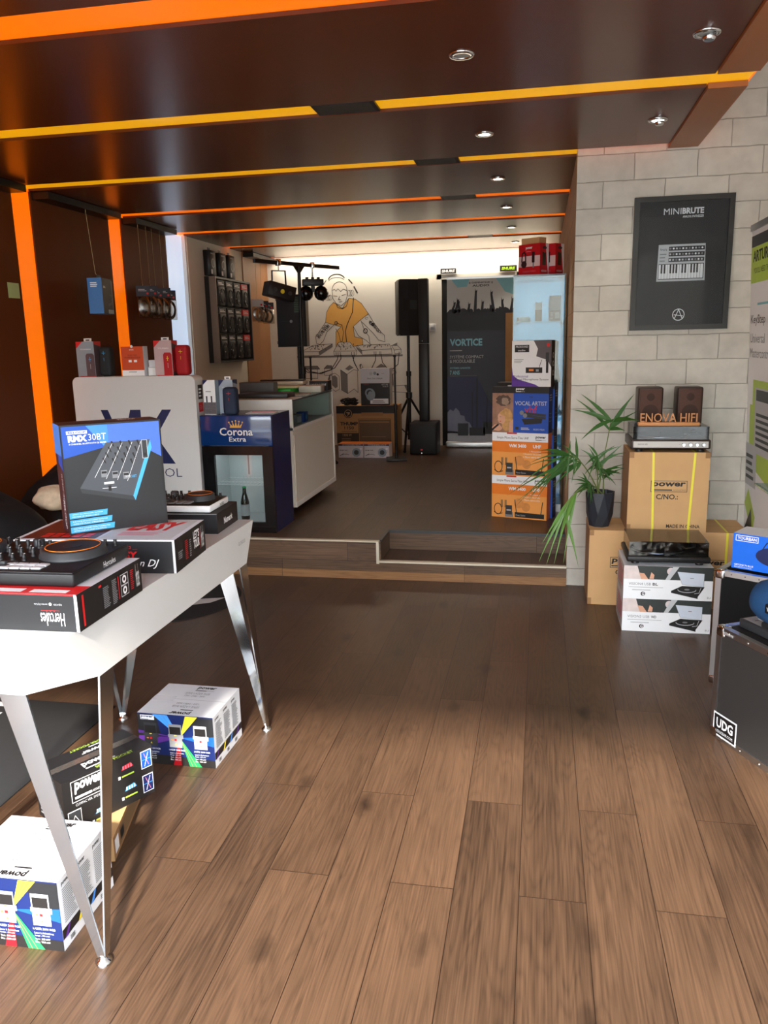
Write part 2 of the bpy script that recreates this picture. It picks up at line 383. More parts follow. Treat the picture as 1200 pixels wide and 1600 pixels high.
# ------------------------------------------------------------------ room shell
HZ = 0.263          # raised back floor
HC = 2.67           # underside of the ceiling boards
YW = 5.19           # block wall and step line
YB = 10.30          # back wall
XL = -3.50          # face of the left wall boards
XR = 0.195          # right side of the back room
plank = wood_floor('oak_laminate')
plankx = wood_floor('oak_step_board', along='X', base=((62, 46, 36), (122, 96, 74)), row=0.124, off=0.0)
plankl = wood_floor('light_oak_trim', along='X', base=((116, 82, 54), (172, 130, 88)), row=0.3, off=0.1)
opaint = mat('orange_glow_paint', (255, 118, 2), 0.35, emis=0.42)  # gap paint with emission added to lift its brightness, no light behind it
ypaint = mat('yellow_glow_paint', (246, 178, 14), 0.35, emis=0.34)  # yellow gap paint, also brightened by added emission
brown = mat('brown_film_plywood', (84, 37, 15), 0.26, noise=0.10, nscale=3, bump=0.04, spec=0.42, aniso=(2, 2, 0.4))
brownw = mat('brown_wall_board', (92, 42, 12), 0.5, spec=0.15, noise=0.08, nscale=3, aniso=(2, 2, 0.4))
tanb = mat('tan_wall_board', (150, 104, 66), 0.45, noise=0.10, nscale=4, aniso=(6, 6, 0.5))
stripb = mat('red_brown_board', (150, 88, 44), 0.4, noise=0.10, nscale=3, aniso=(8, 1, 8))
wwall = mat('white_wall_paint', (232, 228, 218), 0.75, noise=0.03, nscale=6, bump=0.05)
pier = mat('cream_wall_paint', (214, 206, 190), 0.75, noise=0.04, nscale=6)
blocks = block_wall('white_block_facing', oz=-2.503+0.149*20)
blocky = block_wall('beige_block_facing', c=(206, 178, 140), axes=('Y', 'Z'), oz=-2.503+0.149*20)
nosing = mat('pale_metal_nosing', (206, 198, 180), 0.4, 0.3, noise=0.05)
dnose = mat('dark_metal_nosing', (58, 60, 64), 0.4, 0.3, noise=0.05)

b = MB(); b.box((-4.2, -0.7, -0.10), (2.7, YW+0.02, 0.0), plank); struct(b.build('floor'))
# raised back floor with the notch of the lower step
b = MB()
b.box((XL-0.1, YW, 0.0), (-1.06, YB+0.1, HZ), plank)
b.box((-1.06, 5.53, 0.0), (XR, YB+0.1, HZ), plank)
b.box((-1.06, YW, 0.0), (XR, 5.53, 0.124), plank)
struct(b.build('floor_back'))
b = MB(); b.box((XL, YW-0.012, 0.055), (-1.06, YW, HZ-0.004), plankx); b.box((-1.06, YW-0.012, 0.055), (XR, YW, 0.12), plankx)
b.box((-1.06, 5.518, 0.124), (XR, 5.53, HZ-0.012), plankx); b.box((-1.06, YW, 0.124), (-1.048, 5.518, HZ-0.004), plankx)
struct(b.build('trim_1'))
b = MB(); b.box((XL, YW-0.022, 0.0), (XR, YW, 0.055), plankl); struct(b.build('baseboard_step'))
b = MB(); b.box((XL, YW-0.016, HZ-0.004), (-1.06, YW+0.022, HZ+0.004), nosing); b.box((-1.078, YW-0.016, 0.108), (-1.058, YW-0.004, HZ-0.004), nosing)
b.box((-1.06, YW-0.016, 0.117), (XR, YW+0.022, 0.129), nosing); struct(b.build('trim_2'))
b = MB(); b.box((-1.06, 5.506, HZ-0.014), (XR, 5.545, HZ+0.005), dnose); b.box((-1.066, YW+0.022, HZ-0.004), (-1.046, 5.506, HZ+0.004), dnose); struct(b.build('trim_3'))

# block wall facing the shop and the side of the back room
b = MB(); b.box((XR, YW, 0.0), (2.6, YW+0.25, 3.3), blocks); struct(b.build('wall_block'))
b = MB(); b.box((XR, YW+0.25, 0.0), (XR+0.2, YB, HC+0.1), blocky)
b.add([(XR-0.0008, YW+0.001, 0.0), (XR-0.0008, YW+0.25, 0.0), (XR-0.0008, YW+0.25, HC+0.1), (XR-0.0008, YW+0.001, HC+0.1)], [(0, 3, 2, 1)], blocky)
struct(b.build('wall_right_back'))
b = MB(); b.box((XL-0.2, YB, HZ), (XR+0.2, YB+0.15, HC+0.1), wwall); struct(b.build('wall_back'))
b = MB(); b.box((2.5, -0.7, 0), (2.65, YW, 3.3), wwall); struct(b.build('wall_right'))

# left wall: painted backing that shows in the gaps between boards
GAPS = [(0.10, 0.30), (1.35, 1.56), (2.62, 2.84), (3.86, 4.05), (5.11, 5.30), (6.40, 6.60), (7.58, 7.80), (8.83, 9.03)]
WG = [(0.10, 0.30), (1.35, 1.56), (2.62, 2.84), (3.86, 4.05), (5.10, 5.31), (6.35, 6.56), (7.39, 7.87), (9.14, 9.42)]
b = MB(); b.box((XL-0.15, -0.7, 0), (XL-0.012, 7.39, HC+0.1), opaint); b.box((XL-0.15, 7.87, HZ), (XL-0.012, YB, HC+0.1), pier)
b.box((XL-0.15, 7.39, HZ), (XL-0.012, 7.87, 0.9), pier); struct(b.build('wall_left'))
y = -0.7; k = 10
for g0, g1 in WG+[(YB, YB)]:
    m_ = brownw if y < 7.5 else (pier if y < 9 else tanb)
    if g0-y > 0.05:
        b = MB(); b.box((XL-0.012, y, HZ if y > YW else 0.0), (XL, g0, HC), m_); struct(b.build('trim_%d' % k)); k += 1
    y = g1
# tall slot window in the left wall
wpane = mat('daylight_pane', (206, 228, 255), 0.3, emis=0.42)
b = MB(); b.box((XL-0.10, 7.39, 0.9), (XL-0.05, 7.87, HC), wpane)
wn = struct(b.build('window_1'))
b = MB()
for y_ in (7.39, 7.85): b.box((XL-0.05, y_, 0.9), (XL-0.012, y_+0.02, HC), wwall)
b.box((XL-0.05, 7.41, 0.9), (XL-0.012, 7.85, 0.93), wwall); b.build('window_frame', wn)
# rails along the top of the boards
for i, (y0, y1) in enumerate(((-0.65, 5.08), (5.33, 6.33), (6.58, 7.37), (9.44, 10.25))):
    b = MB(); b.box((XL, y0, HC-0.05), (XL+0.13, y1, HC-0.004), blackm); struct(b.build('trim_%d' % (30+i)))

# ceiling: painted deck with brown boards hung below it
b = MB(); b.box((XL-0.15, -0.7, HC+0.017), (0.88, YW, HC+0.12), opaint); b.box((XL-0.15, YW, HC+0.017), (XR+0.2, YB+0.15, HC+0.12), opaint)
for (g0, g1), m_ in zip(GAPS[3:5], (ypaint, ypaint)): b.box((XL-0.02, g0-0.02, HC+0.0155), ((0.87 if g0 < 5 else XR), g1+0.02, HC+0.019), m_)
b.box((0.88, -0.7, 3.2), (2.65, YW, 3.3), wwall); b.box((0.87, -0.7, HC+0.12), (0.88, YW, 3.3), wwall)
struct(b.build('ceiling'))
y = -0.7; k = 40
for g0, g1 in GAPS+[(10.12, 10.3)]:
    x1 = 0.70 if y < 4.5 else XR-0.002
    b = MB(); b.box((XL, y, HC), (x1, g0, HC+0.015), brown)
    struct(b.build('trim_%d' % k)); k += 1; y = g1
for i, (y0, y1) in enumerate(((-0.7, 2.60), (2.86, 3.83), (4.03, 5.18))):
    b = MB(); b.box((0.703, y0, HC-0.012), (0.868, y1, HC+0.012), stripb); struct(b.build('trim_%d' % (60+i)))

# shop front behind the viewer: piers, lintel, mullion and glazing
fr = mat('shopfront_frame', (54, 56, 60), 0.4, 0.4, noise=0.05)
b = MB(); b.box((-4.0, -0.85, 0), (-3.3, -0.7, 3.3), wwall); b.box((2.1, -0.85, 0), (2.65, -0.7, 3.3), wwall); b.box((-3.3, -0.85, 2.62), (2.1, -0.7, 3.3), wwall)
struct(b.build('wall_front'))
b = MB()
for x in (-3.3, 1.15, 2.04): b.box((x, -0.82, 0), (x+0.06, -0.74, 2.62), fr)
b.box((-3.3, -0.82, 0.0), (2.1, -0.74, 0.06), fr)
struct(b.build('window_2'))
pave = mat('pavement', (150, 146, 140), 0.9, noise=0.1, nscale=8)
b = MB(); b.box((-12, -14, -0.14), (12, -0.85, -0.02), pave); struct(b.build('floor_street'))
b = MB(); b.box((-14, -13.5, -0.02), (14, -12, 4.2), mat('street_facade', (176, 166, 150), 0.9, noise=0.3, nscale=0.8)); struct(b.build('wall_street'))

# ================================================================== white faceted desk and what stands on it
ZT, ZD = 0.913, 0.766
desk = thing('dj_desk', 'white faceted desk with splayed mirror-steel legs, equipment boxes on top', 'table', (-1.44, 2.305, 0))
top = [(-0.32, -0.658), (0.322, -0.658), (0.322, 0.658), (-0.32, 0.658)]
bot = [(-0.215, -0.68), (0.207, -0.68), (0.333, -0.541), (0.330, 0.541), (0.207, 0.68), (-0.215, 0.68), (-0.333, 0.541), (-0.333, -0.541)]
b = MB(); vs = [(x, y, ZT) for x, y in top]+[(x, y, ZD) for x, y in bot]
b.add(vs, [(0, 1, 2, 3), (4, 5, 1, 0), (5, 6, 1), (6, 7, 2, 1), (7, 8, 2), (8, 9, 3, 2), (9, 10, 3), (10, 11, 0, 3), (11, 4, 0), (11, 10, 9, 8, 7, 6, 5, 4)], wlaq)
F = Face((0.3325, 0.541-0.16, ZD+0.03), (-0.0075, 0.117, 0.147*0.62), (-0.01, 0, 1), 0.13, 0.10)
F = Face((0.3315, 0.40, 0.80), (0, 1, 0), (-0.075, 0, 1), 0.2, 0.1)
b.text(F, 'GLORIOUS', 0.35, 0.52, 0.70, 0.66, grey, 4)
b.build('desktop', desk)
for sx in (1, -1):
    for sy in (-1, 1):
        foot = Vector((sx*0.338, sy*0.665, 0.0)); b = MB(); th = 0.005
        # one strap from the end edge, one from the long edge, meeting at the foot
        a0, a1 = Vector((sx*0.205, sy*0.672, ZD)), Vector((sx*0.130, sy*0.672, ZD))
        f0, f1 = foot+Vector((0.002*sx, 0, 0.02)), foot+Vector((-0.020*sx, 0, 0.02))
        N_ = Vector((0, -sy*th, 0)); b.add([a0, a1, f1, f0, a0+N_, a1+N_, f1+N_, f0+N_], [(0, 1, 2, 3), (7, 6, 5, 4), (0, 3, 7, 4), (1, 5, 6, 2), (0, 4, 5, 1), (3, 2, 6, 7)], chrome)
        a0, a1 = Vector((sx*0.330, sy*0.541, ZD)), Vector((sx*0.330, sy*0.470, ZD))
        f0, f1 = foot+Vector((0.002*sx, 0, 0.02)), foot+Vector((0.002*sx, -0.024*sy, 0.02))
        N_ = Vector((-sx*th, 0, 0)); b.add([a0, a1, f1, f0, a0+N_, a1+N_, f1+N_, f0+N_], [(0, 1, 2, 3), (7, 6, 5, 4), (0, 3, 7, 4), (1, 5, 6, 2), (0, 4, 5, 1), (3, 2, 6, 7)], chrome)
        lg = b.build('leg', desk)
        b = MB(); b.lathe([(0.022, 0.0), (0.022, 0.008), (0.012, 0.014), (0.010, 0.024)], chrome, 14, (foot.x-0.008*sx, foot.y-0.008*sy, 0)); b.build('foot', lg)

def knob(b, x, y, z, r, h, m=black, mark=white):
    b.lathe([(r*1.15, 0), (r*1.1, h*0.25), (r*0.85, h*0.3), (r*0.78, h)], m, 12, (x, y, z)); b.box((x-r*0.12, y, z+h), (x+r*0.12, y+r*0.75, z+h+0.0008), mark)

def dj_controller(name, label, w, d, h, loc, rz, body_m, side_text, side_m, pads_m, decks=(0.24, 0.76), jr=0.085, knobh=0.018, padx=-0.06):
    t = thing(name, label, 'DJ controller', loc, rz)
    b = MB(); f = faces(w, d, h); b.rbox((0, 0, 0), (w, d, h), 0.006, body_m, 2); b.rbox((0.004, 0.004, h-0.004), (w-0.004, d-0.004, h+0.002), 0.002, black, 2)
    b.text(Face((w, 0, 0), (0, 1, 0), (0, 0, 1), d, h), side_text, 0.50, 0.25, 0.72, 0.70, side_m, 2)
    b.build('body', t); z = h+0.002
    for u in decks:
        b = MB(); b.lathe([(jr*1.05, 0), (jr*1.05, 0.006), (jr, 0.009), (jr, 0.020), (jr*0.93, 0.023), (jr*0.90, 0.0225)], dgrey, 40, (u*w, d*0.60, z))
        b.lathe([(jr*0.88, 0.0225), (jr*0.86, 0.0235)], black, 32, (u*w, d*0.60, z)); j = b.build('jog_wheel', t)
        b = MB(); b.lathe([(jr*0.30, 0.0236), (jr*0.28, 0.0246)], inkm, 24, (u*w, d*0.60, z)); b.tube([(u*w+jr*0.84*math.cos(a*math.pi/16), d*0.60+jr*0.84*math.sin(a*math.pi/16), z+0.0242) for a in range(32)], 0.0012, orange, 5, True)
        b.build('platter_ring', j)
        for i in range(4):
            for q in range(2):
                x0 = u*w+padx+(i-2)*0.030; y0 = 0.022+q*0.026
                b = MB(); b.rbox((x0, y0, z), (x0+0.027, y0+0.022, z+0.005), 0.0015, pads_m, 2); b.build('pad', t)
        for i in range(2):
            b = MB(); b.rbox((u*w-jr-0.05, 0.03+i*0.035, z), (u*w-jr-0.02, 0.05+i*0.035, z+0.006), 0.002, dgrey, 2); b.build('button', t)
        for i in range(2):
            b = MB(); knob(b, u*w+jr*0.5+i*0.03, d*0.92, z, 0.006, knobh); b.build('knob', t)
    for i in range(4):
        for q in range(4):
            b = MB(); knob(b, w*0.5+(i-1.5)*0.034, d*0.35+q*0.042, z, 0.0065, knobh*(1.0+0.3*(q % 2))); b.build('knob', t)
    for i in range(2):
        b = MB(); x0 = w*0.5+(i-0.5)*0.05; b.box((x0-0.002, 0.03, z), (x0+0.002, 0.085, z+0.001), inkm); b.rbox((x0-0.009, 0.045, z), (x0+0.009, 0.058, z+0.014), 0.002, dgrey, 2); b.build('fader', t)
    b = MB(); b.lathe([(0.016, 0), (0.016, 0.018), (0.013, 0.021)], dgrey, 20, (w*0.5, d*0.86, z)); b.build('browse_knob', t)
    return t

# near carton with the red-edged lid, print upside down
b, f = carton(0.55, 0.34, 0.0965, inkm, top=wcard, front=inkm, right=ink)
F = f['front']; b.rect(F, 0, 0.965, 1, 1, red); b.text(F, 'Hercules', 0.815, 0.15, 0.932, 0.50, white, 2, 0.0, 0, True)
b.rect(F, 0.82, 0.555, 0.91, 0.565, red)
for i in range(3): b.poly(F, [(0.842+i*0.018, 0.57), (0.856+i*0.018, 0.57), (0.849+i*0.018, 0.53)], red, 2)
b.text(F, 'DJUCED', 0.885, 0.70, 0.925, 0.755, lgrey, 2, flip=True); b.text(F, 'serato DJ Lite', 0.79, 0.70, 0.855, 0.76, lgrey, 2, flip=True); b.disc(F, 0.868, 0.73, 0.007, white)
b.rect(F, 0.985, 0, 1, 1, lgrey)
F = f['right']; b.rect(F, 0, 0, 0.035, 1, inkm); b.rect(F, 0.06, 0.08, 0.085, 0.92, red); b.text(F, 'Hercules', 0.895, 0.22, 0.955, 0.90, white, 2)
Fs = Face(F.p(0.955, 0.25, 1), (0, 0, 1), (0, -1, 0), 0.066, 0.02)
b.rect(F, 0.30, 0.84, 0.34, 0.90, red, 2); b.lines(F, 0.36, 0.20, 0.46, 0.80, 12, grey); b.lines(F, 0.50, 0.16, 0.58, 0.86, 14, grey); b.rect(F, 0.595, 0.2, 0.61, 0.85, dred, 2); b.lines(F, 0.80, 0.25, 0.86, 0.85, 10, dred)
for v in (0.36, 0.68): b.ring(F, 0.70, v, 0.033, 0.018, white, 2); b.stroke(F, [(0.64, v-0.15), (0.76, v-0.15), (0.76, v+0.15), (0.64, v+0.15)], 0.002, lgrey, 2, True)
F = f['top']; b.rect(F, 0, 0, 1, 0.20, red); b.rect(F, 0.4, 0.02, 0.72, 0.10, white, 2); b.rect(F, 0.76, 0.02, 0.94, 0.09, white, 2); b.lines(F, 0.1, 0.3, 0.9, 0.9, 12, lgrey)
tag(b.build('equipment_box', None, (-1.102-0.5498, 1.6715, ZT+0.001), R(1.6)), 'black and white flat carton with red lid edge at near end of white desk', 'box')
dj_controller('dj_controller', 'black DJ controller with large jog wheel on the near red-edged carton', 0.50, 0.30, 0.036, (-1.138-0.4997, 1.7195, ZT+0.0985), R(2.0), black, 'Hercules', white, lgrey, (0.2, 0.8))

# large flat carton in the middle
b, f = carton(0.519, 0.285, 0.106, inkm, top=wcard, front=inkm, right=ink)
F = f['top']; b.rect(F, 0.03, 0.05, 0.50, 0.95, mat('maroon_print', (86, 34, 28), 0.4, noise=0.2, nscale=6)); b.rect(F, 0.52, 0.05, 0.97, 0.96, lgrey)
b.text(F, 'EASY', 0.60, 0.42, 0.92, 0.86, red, 2, 0.05, 0.2); b.lines(F, 0.60, 0.20, 0.86, 0.38, 4, pink); b.ring(F, 0.22, 0.62, 0.07, 0.006, pink, 2)
for i in range(5):
    for q in range(2): b.rect(F, 0.14+i*0.065, 0.10+q*0.10, 0.19+i*0.065, 0.18+q*0.10, red, 3)
b.text(F, "let's gather", 0.78, 0.88, 0.93, 0.95, grey, 3, 0, 0.3)
F = f['front']; b.text(F, 'MK2 __', 0.68, 0.72, 0.77, 0.82, red); b.text(F, 'EASY', 0.62, 0.44, 0.77, 0.66, red, 2, 0.04, 0.2); b.text(F, 'Learn DJ', 0.66, 0.14, 0.90, 0.42, white, 2, 0, 0.45); b.rect(F, 0, 0.96, 1, 1, white); b.rect(F, 0.985, 0, 1, 1, lgrey)
F = f['right']; b.text(F, 'Hercules', 0.84, 0.20, 0.93, 0.9, white, 2); b.text(F, "LET'S", 0.58, 0.62, 0.78, 0.88, white, 2, 0.03); b.text(F, 'TOUR', 0.58, 0.32, 0.78, 0.60, white, 2, 0.03); b.rect(F, 0.795, 0.2, 0.81, 0.85, dred, 2); b.lines(F, 0.30, 0.2, 0.40, 0.8, 10, dred); b.lines(F, 0.44, 0.2, 0.50, 0.75, 8, grey); b.lines(F, 0.08, 0.35, 0.24, 0.6, 4, grey)
tag(b.build('equipment_box', None, (-1.605, 2.155, ZT+0.001), R(5.1)), 'wide flat carton with red word EASY on lid, in the middle of the desk', 'box')

# upright mixer carton
b, f = carton(0.311, 0.126, 0.346, ink, top=mat('brown_black_print', (52, 36, 42), 0.4, noise=0.1), front=inkm, right=ink, left=mat('dim_maroon_print', (64, 40, 44), 0.45, noise=0.1))
F = f['front']
b.poly(F, [(0.015, 0.70), (0.015, 0.985), (0.985, 0.985), (0.985, 0.65), (0.72, 0.80), (0.42, 0.78)], sky); b.poly(F, [(0.46, 0.79), (0.46, 0.985), (0.985, 0.985), (0.985, 0.65), (0.72, 0.80)], mat('periwinkle_print', (70, 110, 214), 0.4, noise=0.05), 2); b.poly(F, [(0.015, 0.70), (0.42, 0.78), (0.25, 0.985), (0.015, 0.985)], blue, 2)
b.rect(F, 0.06, 0.915, 0.26, 0.945, white, 3); b.text(F, 'RELOOP', 0.075, 0.921, 0.245, 0.940, blue, 4, 0.03)
b.text(F, 'RMX', 0.07, 0.845, 0.255, 0.905, white, 4, 0.06); b.text(F, '30BT', 0.265, 0.850, 0.44, 0.91, white, 4); b.text(F, '3-CHANNEL BLUETOOTH DJ MIXER', 0.075, 0.815, 0.44, 0.833, white, 4, 0.02)
px = mat('picture_graphite', (70, 74, 80), 0.4, noise=0.12, nscale=5)
b.poly(F, [(0.14, 0.42), (0.43, 0.82), (0.88, 0.82), (0.66, 0.30)], px, 4); b.poly(F, [(0.14, 0.42), (0.66, 0.30), (0.68, 0.255), (0.155, 0.375)], dgrey, 4); b.poly(F, [(0.66, 0.30), (0.88, 0.82), (0.89, 0.74), (0.68, 0.255)], cyan, 4)
def sk(p, q): return (0.14+p*0.52+q*(0.29-0.07*p), 0.42-0.12*p+q*(0.40+0.12*p))
for i in range(4):
    for q in range(4):
        x, y = sk(0.22+i*0.19, 0.92-q*0.115); b.poly(F, [(x-0.012, y), (x+0.006, y-0.012), (x-0.012, y+0.045), (x-0.030, y+0.04)], ink, 5)
for i in range(3):
    x, y = sk(0.30+i*0.22, 0.34); b.rect(F, x-0.03, y-0.03, x+0.03, y+0.035, grey, 5); b.rect(F, x-0.025, y+0.005, x+0.025, y+0.025, ink, 6)
for p_ in (0.16, 0.38, 0.60, 0.80): b.stroke(F, [sk(p_, 0.25), sk(p_, 0.97)], 0.0012, white, 5)
x, y = sk(0.93, 0.80); b.rect(F, x-0.015, y-0.07, x+0.04, y+0.10, dgrey, 5); b.stroke(F, [(x-0.015, y-0.07), (x+0.04, y-0.07), (x+0.04, y+0.10), (x-0.015, y+0.10)], 0.001, white, 6, True); b.rect(F, x, y-0.05, x+0.025, y-0.02, ink, 6)
x, y = sk(0.5, 0.11); b.rect(F, x-0.07, y-0.015, x+0.07, y-0.010, white, 5); b.rect(F, x-0.012, y-0.04, x+0.018, y+0.01, ink, 6); b.rect(F, x-0.05, y+0.025, x+0.05, y+0.045, white, 5)
b.text(F, 'RMX', 0.60, 0.475, 0.65, 0.50, white, 5); b.text(F, '30BT', 0.655, 0.475, 0.71, 0.50, cyan, 5)
for i, (e, t1, t2) in enumerate(((0.45, 'MULTIPLE CONNECTION POSSIBILITIES', 'WITH 6 INPUTS AND 4 OUTPUTS'), (0.43, 'BUILT-IN BLUETOOTH CONNECTIVITY FOR', 'WIRELESS MUSIC STREAMING'), (0.39, 'GREAT ALL-ROUNDER DJ MIXER', 'FOR HOME USE OR SMALL EVENTS'))):
    y0 = 0.012+i*0.066; b.poly(F, [(0.01, y0), (e-0.01, y0+0.008), (e, y0+0.062), (0.01, y0+0.055)], cyan, 3); b.text(F, t1, 0.04, y0+0.033, e-0.05, y0+0.045, white, 4); b.text(F, t2, 0.04, y0+0.012, e-0.09, y0+0.024, white, 4)
b.rect(F, 0, 0, 0.012, 1, ink, 4); b.rect(F, 0.985, 0, 1, 1, ink, 4)
F = f['left']; b.rect(F, 0.0, 0.72, 1, 1, sky); b.poly(F, [(0.4, 0.64), (1, 0.58), (1, 0.72), (0.4, 0.72)], blue); b.text(Face(F.p(0.62, 0.55, 1), (0, 0, -1), F.u, 0.12, 0.03), 'RMX 30BT', 0, 0, 1, 0.8, lgrey, 1); b.text(Face(F.p(0.55, 0.30, 1), (0, 0, -1), F.u, 0.09, 0.03), 'RELOOP', 0, 0, 1, 1, white, 1)
F = f['top']; b.text(F, 'RELOOP', 0.62, 0.4, 0.80, 0.75, white); b.text(F, 'RMX 30BT', 0.42, 0.4, 0.58, 0.7, grey)
tag(b.build('mixer_box', None, (-1.452, 2.224, 1.0215), R(41.2)), 'blue and black upright mixer carton standing on the wide flat carton', 'box')

# flat black carton with a small controller at the far end
b, f = carton(0.45, 0.24, 0.076, ink, top=ink, front=inkm, right=ink)
F = f['right']; b.text(F, 'Numark', 0.30, 0.30, 0.72, 0.62, white, 2, 0.03); F = f['front']; b.rect(F, 0, 0.96, 1, 1, grey)
tag(b.build('equipment_box', None, (-1.612, 2.684, ZT+0.001), R(3.4)), 'black flat carton at far end of the desk behind the upright mixer carton', 'box')
dj_controller('dj_controller', 'small white-sided DJ controller on black carton at far end of desk', 0.42, 0.20, 0.026, (-1.612, 2.707, ZT+0.078), R(2.0), white, 'serato', ink, grey, (0.22, 0.80), 0.055, 0.014)

# ================================================================== boxes and mats under the desk
def laser_box(name, label, loc, rz):
    w, d, h = 0.313, 0.272, 0.211; b, f = carton(w, d, h, wcard, front=navy, right=wcard); F = f['front']
    b.poly(F, [(0, 0), (1, 0), (1, 0.15), (0, 0.2)], ink); b.poly(F, [(0, 0.98), (0, 0.2), (0.3, 0.55), (0.25, 0.98)], inkm)
    b.poly(F, [(0.7, 0.98), (1, 0.98), (1, 0.45), (0.75, 0.6)], inkm)
    cx, cy = 0.55, 0.56
    for c, a, e in ((sky, (0.20, 0.99), (0.40, 0.99)), (yellow, (0.64, 0.99), (0.80, 0.99)), (blue, (1.0, 0.42), (1.0, 0.62)), (green, (0.66, 0.0), (0.82, 0.0)), (dred, (0.44, 0.0), (0.55, 0.0)), (purple, (0.0, 0.55), (0.0, 0.30)), (purple, (0.0, 0.66), (0.0, 0.60))):
        b.poly(F, [(cx, cy), a, e], c, 2)
    for a in ((0.24, 0.99), (0.30, 0.99), (0.36, 0.99)): b.stroke(F, [(cx, cy), a], 0.0012, cyan, 3)
    for a in ((0.68, 0.99), (0.72, 0.99), (0.77, 0.99)): b.stroke(F, [(cx, cy), a], 0.0012, lime, 3)
    for a in ((0.70, 0.0), (0.75, 0.0)): b.stroke(F, [(cx, cy), a], 0.0010, lime, 3)
    for i, x in enumerate((0.08, 0.41, 0.74)):
        k = (dgrey, grey, lgrey)[i]; b.rect(F, x, 0.36, x+0.17, 0.82, k, 4); b.rect(F, x+0.012, 0.62, x+0.158, 0.77, ink, 5); b.rect(F, x-0.012, 0.56, x, 0.62, k, 4); b.rect(F, x+0.17, 0.54, x+0.19, 0.62, k, 4)
        b.rect(F, x+0.07, 0.495, x+0.10, 0.535, red, 5); b.rect(F, x+0.03, 0.505, x+0.055, 0.525, orange, 5); b.poly(F, [(x+0.075, 0.41), (x+0.10, 0.41), (x+0.0875, 0.445)], yellow, 5); b.rect(F, x+0.07, 0.595, x+0.1, 0.61, yellow, 5)
        b.text(F, ('LAZER 1200 RGB', 'LAZER 2400 RGB', 'LAZER 3600 RGB')[i], x-0.01, 0.295, x+0.20, 0.325, white, 4)
        for q, s in enumerate(('Laser à Animations', 'Rouge : 400 mW', 'Vert : 300 mW', 'Bleu : 1000 mW')): b.text(F, s, x, 0.235-q*0.045, x+(0.18 if q == 0 else 0.14), 0.262-q*0.045, white, 4)
    power_logo(b, F, 0.05, 0.885, 0.22, 0.96, navy, white, lay=5)
    F = f['right']
    for i in range(3): b.lines(F, 0.06+i*0.30, 0.36, 0.30+i*0.30, 0.86-0.0*i, 16, grey, 2); b.text(F, 'power', 0.06+i*0.30, 0.88, 0.2+i*0.30, 0.94, ink, 2, 0.03)
    b.poly(F, [(0, 0.16), (1, 0.16), (1, 0.30), (0, 0.30)], ink)
    for i in range(4): b.poly(F, [(0.03+i*0.25, 0.16), (0.09+i*0.25, 0.16), (0.15+i*0.25, 0.30), (0.11+i*0.25, 0.30)], (purple, yellow, sky, purple)[i], 2)
    for i in range(3): b.lines(F, 0.12+i*0.3, 0.05, 0.2+i*0.3, 0.12, 3, ink, 2, 0.6, 0)
    F = f['top']; b.rect(F, 0, 0.497, 1, 0.503, grey)
    power_logo(b, F, 0.46, 0.80, 0.72, 0.94, ink); b.text(F, 'SERIE LAZER RGB', 0.36, 0.68, 0.70, 0.74, grey); b.text(F, '1200 / 2400 / 3600', 0.38, 0.60, 0.66, 0.65, grey)
    power_logo(b, F, 0.40, 0.04, 0.68, 0.18, ink, flip=True); b.text(F, 'SERIE LAZER RGB', 0.36, 0.24, 0.72, 0.30, grey, flip=True); b.text(F, '1200 / 2400 / 3600', 0.38, 0.34, 0.68, 0.39, grey, flip=True)
    o = tag(b.build(name, None, loc, rz), label, 'box'); b = MB(); F = faces(w, d, h)['top']; b.rect(F, -0.0005, 0.42, 0.30, 0.58, mat('clear_tape', (214, 220, 226), 0.15, coat=0.5), 2); b.build('packing_tape', o); return o
laser_box('laser_box', 'white and navy laser light carton on floor beneath far end of desk', (-1.513, 2.632, 0.0005), R(-0.6))
laser_box('laser_box', 'white and navy laser light carton at near left, beneath the near desk leg', (-1.549, 1.656, 0.0005), R(1.6))
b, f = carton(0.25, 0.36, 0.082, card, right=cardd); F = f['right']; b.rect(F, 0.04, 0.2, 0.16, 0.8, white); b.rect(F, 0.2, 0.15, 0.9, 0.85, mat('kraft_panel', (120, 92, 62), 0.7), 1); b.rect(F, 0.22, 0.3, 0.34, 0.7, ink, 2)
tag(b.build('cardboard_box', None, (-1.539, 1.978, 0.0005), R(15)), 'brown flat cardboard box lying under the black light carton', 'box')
b, f = carton(0.325, 0.18, 0.178, ink, top=inkm, right=ink, left=ink); F = f['front']
power_logo(b, F, 0.12, 0.60, 0.42, 0.92, white, lay=3); b.stroke(F, [(0.09, 0.55), (0.45, 0.55), (0.45, 0.95), (0.09, 0.95)], 0.002, white, 2, True); b.text(F, 'CUMPAC VER. SPIDER', 0.12, 0.46, 0.40, 0.51, lgrey)
for x, y, c in ((0.62, 0.70, red), (0.64, 0.26, cyan), (0.30, 0.10, cyan)):
    b.poly(F, [(x-0.02, y), (x+0.17, y), (x+0.14, y+0.16), (x+0.02, y+0.14)], inkm, 2); b.poly(F, [(x+0.01, y+0.04), (x+0.15, y+0.05), (x+0.12, y+0.14), (x+0.04, y+0.12)], c, 3)
    for q in range(4): b.rect(F, x+0.025+q*0.03, y+0.05, x+0.04+q*0.03, y+0.12, pink if c is red else white, 4)
    b.rect(F, x-0.03, y-0.12, x-0.005, y-0.06, white, 3); b.rect(F, x+0.01, y-0.10, x+0.15, y-0.07, lime, 3)
for y, c in ((0.58, blue), (0.08, navy)):
    b.rect(F, 0.86, y, 0.985, y+0.36, white, 2); b.rect(F, 0.867, y+0.015, 0.978, y+0.345, c, 3)
    for q in range(6): a = q*1.05; b.stroke(F, [(0.922, y+0.18), (0.922+0.05*math.cos(a), y+0.18+0.15*math.sin(a))], 0.002, (cyan, white, pink)[q % 3], 4)
